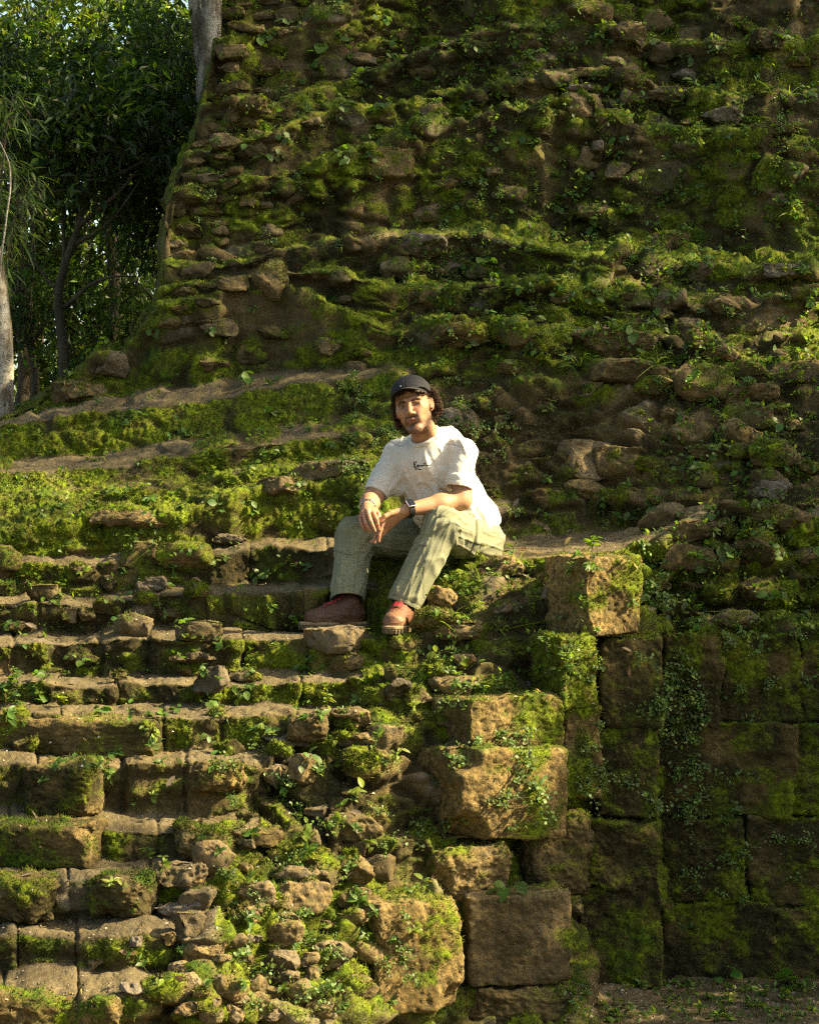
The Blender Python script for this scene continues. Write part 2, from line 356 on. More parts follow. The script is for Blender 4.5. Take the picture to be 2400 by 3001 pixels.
def blur(a, it):
    for _ in range(it):
        a = a.copy(); a[1:-1] = (a[:-2] + 2 * a[1:-1] + a[2:]) / 4; a[:, 1:-1] = (a[:, :-2] + 2 * a[:, 1:-1] + a[:, 2:]) / 4
    return a
NG = blur(grid_normals(PG), 8); NG /= np.linalg.norm(NG, axis=-1, keepdims=True) + 1e-9
SEG = np.broadcast_to(seg[:, None], X.shape); IST = np.broadcast_to(isT[:, None], X.shape)
kE10, kE0, kM1, kR, kUa = 0, 10, 11, NAMES.index('R'), NAMES.index('Ua')
# rubble amount per place
rub = np.where(SEG >= kUa, .50, np.where(SEG >= kM1, .32, .35)).astype(f32)
rub = np.where((SEG <= kE0) & (PX > 950) & (PX < 1700), .6, rub)
edge = np.interp(seg, range(11), [420, 500, 540, 600, 700, 760, 980, 1000, 1020, 1040, 1050])[:, None]
rub = np.where((SEG <= 5) & (PX > edge - 40) & (PX < 1250), 1.0, rub)
rub = np.where((SEG <= kE0) & (PX >= 1700), .45, rub)
rub = np.where((SEG >= 9) & (SEG <= kE0) & (PX >= 1850), 1.0, rub)
rub = np.where((SEG <= kE0) & (PX < edge) & (IST == 1), .18, rub)
rub = np.where((SEG == kE0) & (IST == 1) & (PX > 1100), .12, rub)
rub = np.where((SEG >= kM1) & (SEG <= kR) & (PX > 1150), .75, rub)
rub = np.where((SEG == kR) & (IST == 1) & (PX < 1150), .3, rub)
rub = np.where((SEG <= 3) & (PX > 1760) & ((SEG < 3) | (IST == 1)), .03, rub)
rub = blur(rub, 5).ravel()
p = PG.reshape(-1, 3); nrm = NG.reshape(-1, 3)
rub = np.where(SEG.ravel() >= kM1, rub * (.35 + 1.1 * sst(-.25, .45, fbm(p * 1.9 + 5, 3, 29))), rub)
wob = np.stack([fbm(p * 3.1, 2, 31), fbm(p * 3.1, 2, 32), fbm(p * 3.1, 2, 33)], 1) * .07
q = (p + wob) * np.array([3.6, 3.6, 6.5], f32)
F1, F2, cid = worley(q, 3)
pil = sst(.0, .30, F2 - F1); body = pil * (.35 + .9 * cid)
q = (p + wob * .6) * np.array([10.5, 10.5, 15.], f32)
G1, G2, gid = worley(q, 11)
pil2 = sst(0, .45, G2 - G1) * (gid > .35) * (.4 + gid)
f_lo = fbm(p * 1.4, 3, 40); f_mid = fbm(p * 7.5, 4, 44); f_hi = fbm(p * 30, 3, 50, .6); f_x = vnoise(p * 95, 57)
disp = .05 * f_lo * (.3 + rub) + rub * (.075 * body - .035) + rub * .03 * pil2 + .028 * f_mid * (.25 + .75 * np.clip(rub * 1.5, 0, 1)) + .009 * f_hi * (.5 + .5 * rub) + .003 * f_x
disp = disp.astype(f32)
# moss where it grows
seg1 = SEG.ravel(); px1 = PX.ravel(); ist1 = IST.ravel()
P1 = (p + nrm * disp[:, None])
N1 = grid_normals(P1.reshape(PG.shape)); N1s = blur(N1, 3).reshape(-1, 3)
up = N1s[:, 2]
m_lo = fbm(p * 2.3 + 9, 3, 61); m_hi = fbm(p * 11, 3, 66)
bias = np.where(seg1 >= kUa, .27, .0)
bias = np.where((seg1 >= kM1) & (seg1 <= kR) & (px1 < 1180) & ~((seg1 == kR) & (ist1 == 1)), .36, bias)
bias = np.where((seg1 <= kE0) & (seg1 >= 6) & (px1 < 1050), .24, bias)
bias = np.where((seg1 <= kE0) & (px1 >= 1050) & (px1 < 1720), .32, bias)
bias = np.where((seg1 <= kE0) & (px1 >= 1720), .20, bias)
bias = np.where((seg1 <= 5) & (px1 < 1250), .20, bias)
bias = blur(bias.reshape(X.shape), 8).ravel()
moss = bias + .55 * m_lo + .45 * m_hi + .30 * (up - .45) * np.where(seg1 >= kUa, 1.2, .5) + .18 * (pil - .6)
tread = ((ist1 == 1) & (seg1 <= kE0) & (px1 < np.repeat(edge, ncol, 1).ravel() + 60)) | ((seg1 == kE0) & (ist1 == 1) & (px1 > 1150)) | ((seg1 == kR) & (ist1 == 1) & (px1 < 1100)) | ((seg1 == kR - 1) & (ist1 == 1) & (px1 < 1000) & (m_lo > -.1))
tread = blur(tread.reshape(X.shape).astype(f32), 4).ravel()
ground = ((px1 > 1780) & ((seg1 < 3) | ((seg1 == 3) & (ist1 == 0)))).astype(f32)
ground = blur(ground.reshape(X.shape), 2).ravel()
dirt = np.clip(tread * (.95 + 1.1 * f_mid) * sst(.35, .75, up) + ground * (.8 + .8 * m_hi), 0, 1)
dirt = np.maximum(dirt, sst(.30, .5, m_lo * .8 + m_hi * .6) * sst(.5, .85, up) * np.where((seg1 >= kM1) & (seg1 <= kR), .9, .35))
moss = np.clip(moss + .26 - .6 * dirt - .30 * tread, 0, 1)
dead = np.clip(.95 + 1.0 * fbm(p * 4, 3, 71) - .35 * sst(.5, .9, up) - .5 * sst(.5, 1., body) * (cid > .62), 0, 1)
grey = np.where(seg1 >= kUa, .25, .15) + .5 * (cid > .8) * pil
g_clump = worley(p * 26, 77)[0]; g_fine = worley(p * 60, 78)[0]
mo = sst(.35, .7, moss)
P1 = P1 + nrm * (mo * (.014 * (1 - g_clump) + .006 * (1 - g_fine)) + .004 * f_x * mo)[:, None]
bw = sst(-.95, -.50, P1[:, 0]) * sst(.10, .0, P1[:, 0]) * sst(-.62, -.50, P1[:, 1]) * sst(.12, .06, P1[:, 1])
bt = (bw > 0) & (P1[:, 2] > 1.40) & (P1[:, 2] < 1.62)
P1[:, 2] = np.where(bt, P1[:, 2] + bw * (np.minimum(P1[:, 2], 1.478 + .004 * f_x) - P1[:, 2]), P1[:, 2])          # the trodden tread under the boots
N1 = grid_normals(P1.reshape(PG.shape)).reshape(-1, 3)
PGD = P1.reshape(PG.shape)

def tufts(V, Nn, mossv, dens, size, seed):
    """little blades of moss that stand on a mossy surface; returned as triangles with their own attributes"""
    r = np.random.default_rng(seed); k = np.flatnonzero(mossv > .45)
    if len(k) == 0: return None
    sel = k[r.integers(0, len(k), int(len(k) * dens))]; n = len(sel)
    c = V[sel] + r.normal(0, .004, (n, 3)); d = Nn[sel] + r.normal(0, .5, (n, 3)) + np.array([0, 0, .35]); d /= np.linalg.norm(d, axis=1)[:, None]
    s = np.cross(d, r.normal(0, 1, (n, 3))); s /= np.linalg.norm(s, axis=1)[:, None] + 1e-9
    L = size * r.uniform(.5, 1.5, n)[:, None]; w_ = L * .22
    return np.stack([c - s * w_ - Nn[sel] * .002, c + s * w_ - Nn[sel] * .002, c + d * L], 1).reshape(-1, 3).astype(f32), np.repeat(sel, 3)

def grid_piece(name, quadmask, parent=None, dens=.55):
    """the faces of the surface where quadmask holds, as one mesh"""
    ii, jj = np.nonzero(quadmask); a = ii * ncol + jj
    Q = np.stack([a, a + 1, a + ncol + 1, a + ncol], 1)
    u, inv = np.unique(Q, return_inverse=True); Q = inv.reshape(Q.shape)
    V = P1[u]; at = {'moss': moss[u], 'dirt': dirt[u], 'dead': dead[u], 'grey': grey[u]}; F = [Q]
    t = tufts(V, N1[u], moss[u] , dens, .0085, len(u)) if dens else None
    if t is not None:
        TV, src = t; n0 = len(V); V = np.concatenate([V, TV]); F.append(np.arange(len(TV)).reshape(-1, 3) + n0)
        at = {k: np.concatenate([v, v[src]]) for k, v in at.items()}
    me = mesh_from(name, V, F, at, True, [M_GROUND])
    return child(name, me, parent) if parent is not None else link(name, me)

qs = seg[:-1][:, None] + 0 * cols[None, :-1].astype(int); qt = isT[:-1][:, None] + 0 * qs; qx = 0 * qs + cols[None, :-1]
done = np.zeros(qs.shape, bool)
def take(m):
    global done
    m = m & ~done; done = done | m; return m
# ground in front of the wall
g = tag(grid_piece('ground', take((qx > 1760) & ((qs < 3) | ((qs == 3) & (qt == 0)))), None, .1), kind='structure')
stairs = empty('stone_staircase', 'worn mossy stone staircase climbing up to where the man sits', 'staircase', tuple(P(300, 2990, -2.0)))
for k in range(0, 11):
    e = [420, 500, 540, 600, 720, 800, 1000, 1030, 1050, 1080, 1080][k]
    m = take((qs == k) & (qx < e))
    grid_piece('step', m, stairs)
mound = empty('ruined_pyramid', 'huge overgrown stepped stone mound rising behind the seated man', 'pyramid', tuple(P(1400, 1400, 1.2)))
grid_piece('rubble_core', take((qs <= kE0) & (qx < 1760) & ~((qs == kE0) & (qt == 1))), mound)
grid_piece('flank', take((qs <= kE0) & (qx >= 1760) & ~((qs == kE0) & (qt == 1))), mound)
grid_piece('platform', take((qs == kE0) & (qt == 1)), mound)['label'] = 'bare earth platform behind the man'
grid_piece('mossy_slope', take((qs >= kM1) & (qs <= kR) & (qx < 1180)), mound)['label'] = 'bright green mossy slope above the stairs'
grid_piece('terrace', take((qs >= kM1) & (qs <= kR) & (qx >= 1180)), mound)
for k in range(kUa, NC): grid_piece('terrace', take(qs == k), mound)

# which point of the surface shows at a pixel of the photograph
RS = 5; rw, rh = 2400 // RS, 3001 // RS + 1
ZB = np.full((rh, rw), 1e9); ZI = np.full((rh, rw), -1)
ddep = P1[:, 1] - CAMY; ppx = 1200 + P1[:, 0] * FP / ddep; ppy = 1500.5 - (P1[:, 2] - EYE) * FP / ddep
ci = np.floor(ppx / RS).astype(int); ri = np.floor(ppy / RS).astype(int)
ok = np.flatnonzero((ci >= 0) & (ci < rw) & (ri >= 0) & (ri < rh)); ok = ok[np.argsort(-ddep[ok])]
ZI[ri[ok], ci[ok]] = ok
def hit(px, py):
    c0, r0 = int(px / RS), int(py / RS)
    for rad in range(0, 14):
        best = None
        for r in range(r0 - rad, r0 + rad + 1):
            for c in range(c0 - rad, c0 + rad + 1):
                if 0 <= r < rh and 0 <= c < rw and ZI[r, c] >= 0:
                    k = ZI[r, c]
                    if best is None or ddep[k] < ddep[best]: best = k
        if best is not None: return P1[best].astype(float), N1[best].astype(float)
    return P(px, py, 1.0), np.array([0, -.7, .7])
# ------------------------------------------------------------------ dressed blocks and loose stones
def icosphere(level):
    t = (1 + 5 ** .5) / 2
    V = [(-1, t, 0), (1, t, 0), (-1, -t, 0), (1, -t, 0), (0, -1, t), (0, 1, t), (0, -1, -t), (0, 1, -t), (t, 0, -1), (t, 0, 1), (-t, 0, -1), (-t, 0, 1)]
    F = [(0, 11, 5), (0, 5, 1), (0, 1, 7), (0, 7, 10), (0, 10, 11), (1, 5, 9), (5, 11, 4), (11, 10, 2), (10, 7, 6), (7, 1, 8), (3, 9, 4), (3, 4, 2), (3, 2, 6), (3, 6, 8), (3, 8, 9), (4, 9, 5), (2, 4, 11), (6, 2, 10), (8, 6, 7), (9, 8, 1)]
    V = [np.array(v, float) / np.linalg.norm(v) for v in V]
    for _ in range(level):
        mid = {}; nf = []
        def m(a, b):
            k = (min(a, b), max(a, b))
            if k not in mid:
                v = V[a] + V[b]; V.append(v / np.linalg.norm(v)); mid[k] = len(V) - 1
            return mid[k]
        for a, b, c in F:
            x, y, z = m(a, b), m(b, c), m(c, a); nf += [(a, x, z), (b, y, x), (c, z, y), (x, y, z)]
        F = nf
    return np.array(V), np.array(F)
ICO = {l: icosphere(l) for l in (2, 3, 4, 5)}

def tri_normals(V, F):
    n = np.zeros_like(V)
    for k in range(F.shape[1] - 2):
        fn = np.cross(V[F[:, k + 1]] - V[F[:, 0]], V[F[:, k + 2]] - V[F[:, 0]])
        for c in range(F.shape[1]): np.add.at(n, F[:, c], fn)
    return n / (np.linalg.norm(n, axis=1, keepdims=True) + 1e-12)

def finish_stone(name, V, F, seed, moss_b, grey_b, dead_b, rough, parent=None, scale=1.0, dens=.5, pits=0., moss_add=0.):
    """roughen a stone in place, work out where moss sits on it and make the mesh"""
    V = V.astype(f32); n = tri_normals(V, F).astype(f32)
    V = V + n * (rough * (.022 * fbm(V * 9 + seed, 3, seed) - .014 * np.abs(fbm(V * 15 + seed, 3, seed + 2)) + .010 * fbm(V * 34 + seed, 3, seed + 5, .6) + .0025 * vnoise(V * 110, seed + 9)))[:, None]
    if pits:
        g, _, _ = worley(V * 38, seed + 3); V = V - n * (pits * .016 * sst(.45, .12, g))[:, None]
    n = tri_normals(V, F)
    ml = fbm(V * 4.5 + seed * .37, 3, 61); mh = fbm(V * 14, 3, 66)
    moss = np.clip(.26 + moss_b + moss_add + .5 * ml + .5 * mh + .22 * (n[:, 2] - .3), 0, 1)
    mo = sst(.4, .7, moss); g, _, _ = worley(V * 30, 77)
    V = V + n * (mo * .009 * (1 - g))[:, None]
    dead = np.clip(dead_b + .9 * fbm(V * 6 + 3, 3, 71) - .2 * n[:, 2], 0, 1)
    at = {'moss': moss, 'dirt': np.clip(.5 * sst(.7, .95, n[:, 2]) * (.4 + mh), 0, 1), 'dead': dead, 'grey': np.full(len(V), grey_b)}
    FF = [F]
    t = tufts(V, n, moss, dens * (6 if len(V) < 3000 else 2), .008, seed) if dens else None
    if t is not None and len(t[0]):
        TV, src = t; FF.append(np.arange(len(TV)).reshape(-1, 3) + len(V)); V = np.concatenate([V, TV]); at = {k: np.concatenate([v, v[src]]) for k, v in at.items()}
    if F.shape[1] == 3: FF = [np.concatenate(FF)]
    c = V.mean(0); me = mesh_from(name, V - (0 if parent is not None else c), FF, at, True, [M_GROUND])
    return child(name, me, parent) if parent is not None else link(name, me, None, tuple(c))

BOXN = {}
def box_grid(n):
    if n in BOXN: return BOXN[n]
    Vs, Qs = [], []; o = 0; t = np.linspace(-1, 1, n + 1)
    for ax in range(3):
        for s in (-1, 1):
            a, b = np.meshgrid(t, t, indexing='ij'); v = np.zeros((n + 1, n + 1, 3)); v[..., ax] = s; v[..., (ax + 1) % 3] = a; v[..., (ax + 2) % 3] = b
            i, j = np.meshgrid(np.arange(n), np.arange(n), indexing='ij'); k = i * (n + 1) + j
            q = np.stack([k, k + n + 1, k + n + 2, k + 1], -1).reshape(-1, 4)
            if s < 0: q = q[:, ::-1]
            Vs.append(v.reshape(-1, 3)); Qs.append(q + o); o += (n + 1) ** 2
    V = np.concatenate(Vs); Q = np.concatenate(Qs)
    key = np.round(V * 1e4).astype(np.int64); _, u, inv = np.unique(key, axis=0, return_index=True, return_inverse=True)
    BOXN[n] = (V[u], inv.ravel()[Q]); return BOXN[n]

def block(pxe, pxo, py0, py1, y, ang, D, seed, moss_b=0., grey_b=0., dead_b=.3, rough=.7, rad=.012, n=52, chips=(), parent=None, name='stone_block', pits=.35, lean=0., patch=None):
    """a worn squared block: pxe the pixel column of its near edge, pxo that of the other end of its front face, turned by ang (positive faces right)"""
    a = math.radians(ang); s = (y - CAMY) / FP; A = P(pxe, py1, y)
    sgn = 1 if pxo > pxe else -1
    W = abs(pxo - pxe) * s / max(.3, math.cos(a) + sgn * math.sin(a) * (pxo - 1200) * s / 9.); H = (py1 - py0) * s
    V, Q = box_grid(n); h = np.array([W, D, H]) / 2
    r = rad * (1 + .0 * V[:, 0]); v = V * h
    inner = np.clip(v, -(h - rad), h - rad); d = v - inner; L = np.linalg.norm(d, axis=1, keepdims=True)
    v = inner + np.where(L > 1e-9, d / np.maximum(L, 1e-9) * np.minimum(L, rad), 0)
    v = v + np.stack([fbm(v * 3.3 + seed * 1.7, 2, seed + k) for k in range(3)], 1) * (.028 + .012 * (rough > .85)) * rough
    for (cx, cz, cr, cdp) in chips:                          # broken corners: (along face 0..1, up 0..1, radius, depth)
        c = np.array([(cx - .5) * W, -h[1], (cz - .5) * H]); dd = np.linalg.norm(v - c, axis=1); k = sst(cr, cr * .3, dd + .03 * fbm(v * 12, 2, seed + 4)); v[:, 1] += k * cdp
    v = v + np.array([sgn * W / 2, D / 2, H / 2]); v[:, 1] += lean * v[:, 2]
    ma = 0.
    if patch: fx, fz, rx, rz, am = patch; ma = am * np.exp(-(((v[:, 0] / (sgn * W) - fx) + .10 * fbm(v * 9, 2, seed + 8)) / rx) ** 2 - ((v[:, 2] / H - fz) / rz) ** 2)
    R = np.array([[math.cos(a), -math.sin(a), 0], [math.sin(a), math.cos(a), 0], [0, 0, 1]])
    return finish_stone(name, v @ R.T + A, Q, seed, moss_b, grey_b, dead_b, rough, parent, pits=pits, dens=.25, moss_add=ma)

def sblock(label, *a, **k):
    return tag(block(*a, **k), label, 'stone block', 'dressed blocks of the ruin')
# the broken flank beside the stairs, sunlit
sblock('tall ochre stone block with a sunlit face standing highest at the corner', 1712, 1895, 1625, 1868, -.56, 28, .34, 101, -.02, 0, .12, patch=(.85, .8, .25, .4, .4), chips=[(0, .02, .07, .05)])
sblock('narrow block thick with bright moss just below the tall ochre block', 1640, 1764, 1872, 2075, -.67, 26, .26, 102, .5, 0, .3)
sblock('narrow mossy block wedged in the middle of the broken corner, under the bright moss', 1655, 1775, 2080, 2345, -.65, 26, .26, 103, .36, 0, .4)
sblock('low squared block with a pale top edge and hanging sprigs on its mossy right half', 1378, 1668, 2052, 2200, -.87, 28, .34, 104, -.02, 0, .15, patch=(.8, .4, .3, .8, .5))
sblock('big sunlit block with a broken lower left corner and bright moss down its right side', 1352, 1690, 2205, 2478, -1.04, 28, .36, 105, -.06, 0, .1, patch=(.72, .6, .26, .7, .6), chips=[(.0, .0, .16, .16), (.02, 1., .09, .10)], n=56)
sblock('rough ledge block below the big sunlit block, half in shadow', 1275, 1520, 2500, 2632, -1.09, 28, .3, 106, .02, .1, .3, rough=1.3, rad=.05, chips=[(0, .1, .1, .1)])
sblock('large dark stained block beside the lowest sunlit block', 1372, 1690, 2632, 2895, -1.10, 14, .26, 107, -.06, .25, .7, patch=(.9, .8, .3, .5, .4))
sblock('lowest block, tall and squared with a mossy sunlit face', 1108, 1366, 2660, 2990, -1.5, 28, .36, 108, .0, 0, .15, patch=(.62, .55, .3, .5, .36), rad=.022, chips=[(1, 1, .10, .06), (1, 0, .12, .07), (0, .55, .05, .03)], n=60)
sblock('dark mossy block tucked behind the rough ledge block', 1520, 1760, 2400, 2640, -.78, 12, .2, 109, .12, .1, .7, rough=1.2, rad=.05)
sblock('half buried mossy block under the large stained block', 1380, 1700, 2903, 3040, -1.12, 12, .25, 111, .02, .1, .7, rough=1.3, rad=.05)
# stair blocks whose right ends catch the sun
sblock('long block of the fifth step from the bottom with its right end lit gold', 438, -90, 2108, 2232, -.93, -13, .26, 121, 0.15, 0, .75, rad=.03, chips=[(.99, .0, .05, .03)])
sblock('short chunky step block with a bright right end, fourth from the bottom', 252, 55, 2245, 2402, -1.22, -14, .26, 122, 0.12, 0, .75, rad=.03)
sblock('broad step block with a sunlit notch at its right end, third from the bottom', 262, -90, 2420, 2560, -1.50, -12, .26, 123, 0.17, 0, .75, rad=.035, chips=[(1, 1, .07, .05)])
sblock('dark eroded step block with a ragged right end at the edge of the picture', 150, -90, 2578, 2718, -1.78, -14, .26, 124, 0.12, .1, .75, rough=1.3, rad=.04, chips=[(1., .1, .08, .06)])
sblock('bottom step block with a bare sunlit top', 350, -90, 2928, 3060, -2.28, -8, .3, 125, 0.09, 0, .6, rough=1.2, rad=.04)
sblock('rounded step block ending in a sunlit lump, fourth step from the bottom', 742, 560, 2236, 2335, -1.16, -8, .2, 126, 0.12, 0, .45, rough=1.3, rad=.045)
sblock('crumbling block at the right end of the third step from the bottom', 640, 470, 2432, 2530, -1.45, -4, .2, 127, 0.12, .1, .4, rough=1.5, rad=.045)
sblock('brown weathered step block lying between the ragged block and the grey slab', 440, 255, 2582, 2705, -1.76, -10, .22, 128, 0.09, .2, .55, rough=1.3, rad=.045)
sblock('chunky brown block at the right end of the fifth step from the bottom', 955, 830, 2092, 2165, -.86, -3, .2, 129, 0.12, .05, .4, rough=1.2, rad=.04)
# the recessed wall in shade on the right
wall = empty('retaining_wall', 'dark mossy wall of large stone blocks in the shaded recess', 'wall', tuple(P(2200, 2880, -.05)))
rs = np.random.default_rng(5)
for row, (r0, r1, cuts) in enumerate([(1858, 2115, (1940, 2110, 2340, 2620)), (2125, 2392, (1940, 2322, 2640)), (2402, 2640, (1940, 2180, 2560, 2700)), (2650, 2905, (1940, 2262, 2640))]):
    for c0, c1 in zip(cuts[:-1], cuts[1:]):
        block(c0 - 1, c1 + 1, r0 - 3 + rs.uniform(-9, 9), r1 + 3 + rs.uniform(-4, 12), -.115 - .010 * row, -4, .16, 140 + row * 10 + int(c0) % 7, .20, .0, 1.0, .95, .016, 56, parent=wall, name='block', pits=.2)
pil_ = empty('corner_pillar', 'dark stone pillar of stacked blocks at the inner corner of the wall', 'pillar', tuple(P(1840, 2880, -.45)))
for (c0, c1, r0, r1, y, mb) in [(1758, 1936, 1866, 2124, -.46, .16), (1745, 1938, 2122, 2400, -.47, .26), (1725, 1936, 2398, 2596, -.47, .3), (1692, 1940, 2590, 2910, -.49, .2)]:
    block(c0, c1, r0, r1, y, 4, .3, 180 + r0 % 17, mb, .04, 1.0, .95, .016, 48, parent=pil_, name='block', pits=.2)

def stone(x0, x1, y0, y1, label=None, seed=0, moss_b=-.1, grey_b=.3, dead_b=.35, ang=.5, depth=None, out=.2, rough=1., pits=.4, name='stone', group=None, level=4, roll=None, dens=.4):
    """a stone that fills the pixel box, half sunk in the surface that shows there"""
    r = np.random.default_rng(1000 + seed); cx, cy = (x0 + x1) / 2, (y0 + y1) / 2
    C, n = hit(cx, min(cy + .25 * (y1 - y0), 2999)); s = (C[1] - CAMY) / FP
    W, H = (x1 - x0) * s, (y1 - y0) * s; Dp = depth or max(.6 * min(W, H), .75 * min(W, H) + .1 * W)
    C = P(cx, cy, C[1] + Dp * (.5 - out) * .6 - .02)
    V, F = ICO[level]; v = V.copy(); e = .62 + .25 * (1 - ang)
    v = np.sign(v) * np.abs(v) ** e                              # squarish
    v /= np.max(np.abs(v), axis=0)
    for _ in range(int(6 + ang * 9)):                            # flat broken faces
        d = r.normal(0, 1, 3); d[2] *= .8; d /= np.linalg.norm(d); lim = r.uniform(.52, .86); h = v @ d; v = v - np.where(h > lim, (h - lim) * r.uniform(.8, .98), 0)[:, None] * d
    v -= (v.max(0) + v.min(0)) / 2; v /= v.max(0)
    v = v * np.array([W, Dp, H]) / 2
    ro = r.normal(0, .10) if roll is None else roll; R = np.array([[math.cos(ro), 0, -math.sin(ro)], [0, 1, 0], [math.sin(ro), 0, math.cos(ro)]])
    o = finish_stone(name, v @ R.T + C, F, 300 + seed, moss_b, grey_b, dead_b, rough * min(1., .35 + max(W, H) * 3.2), pits=pits, dens=dens)
    return tag(o, label, 'stone', group)
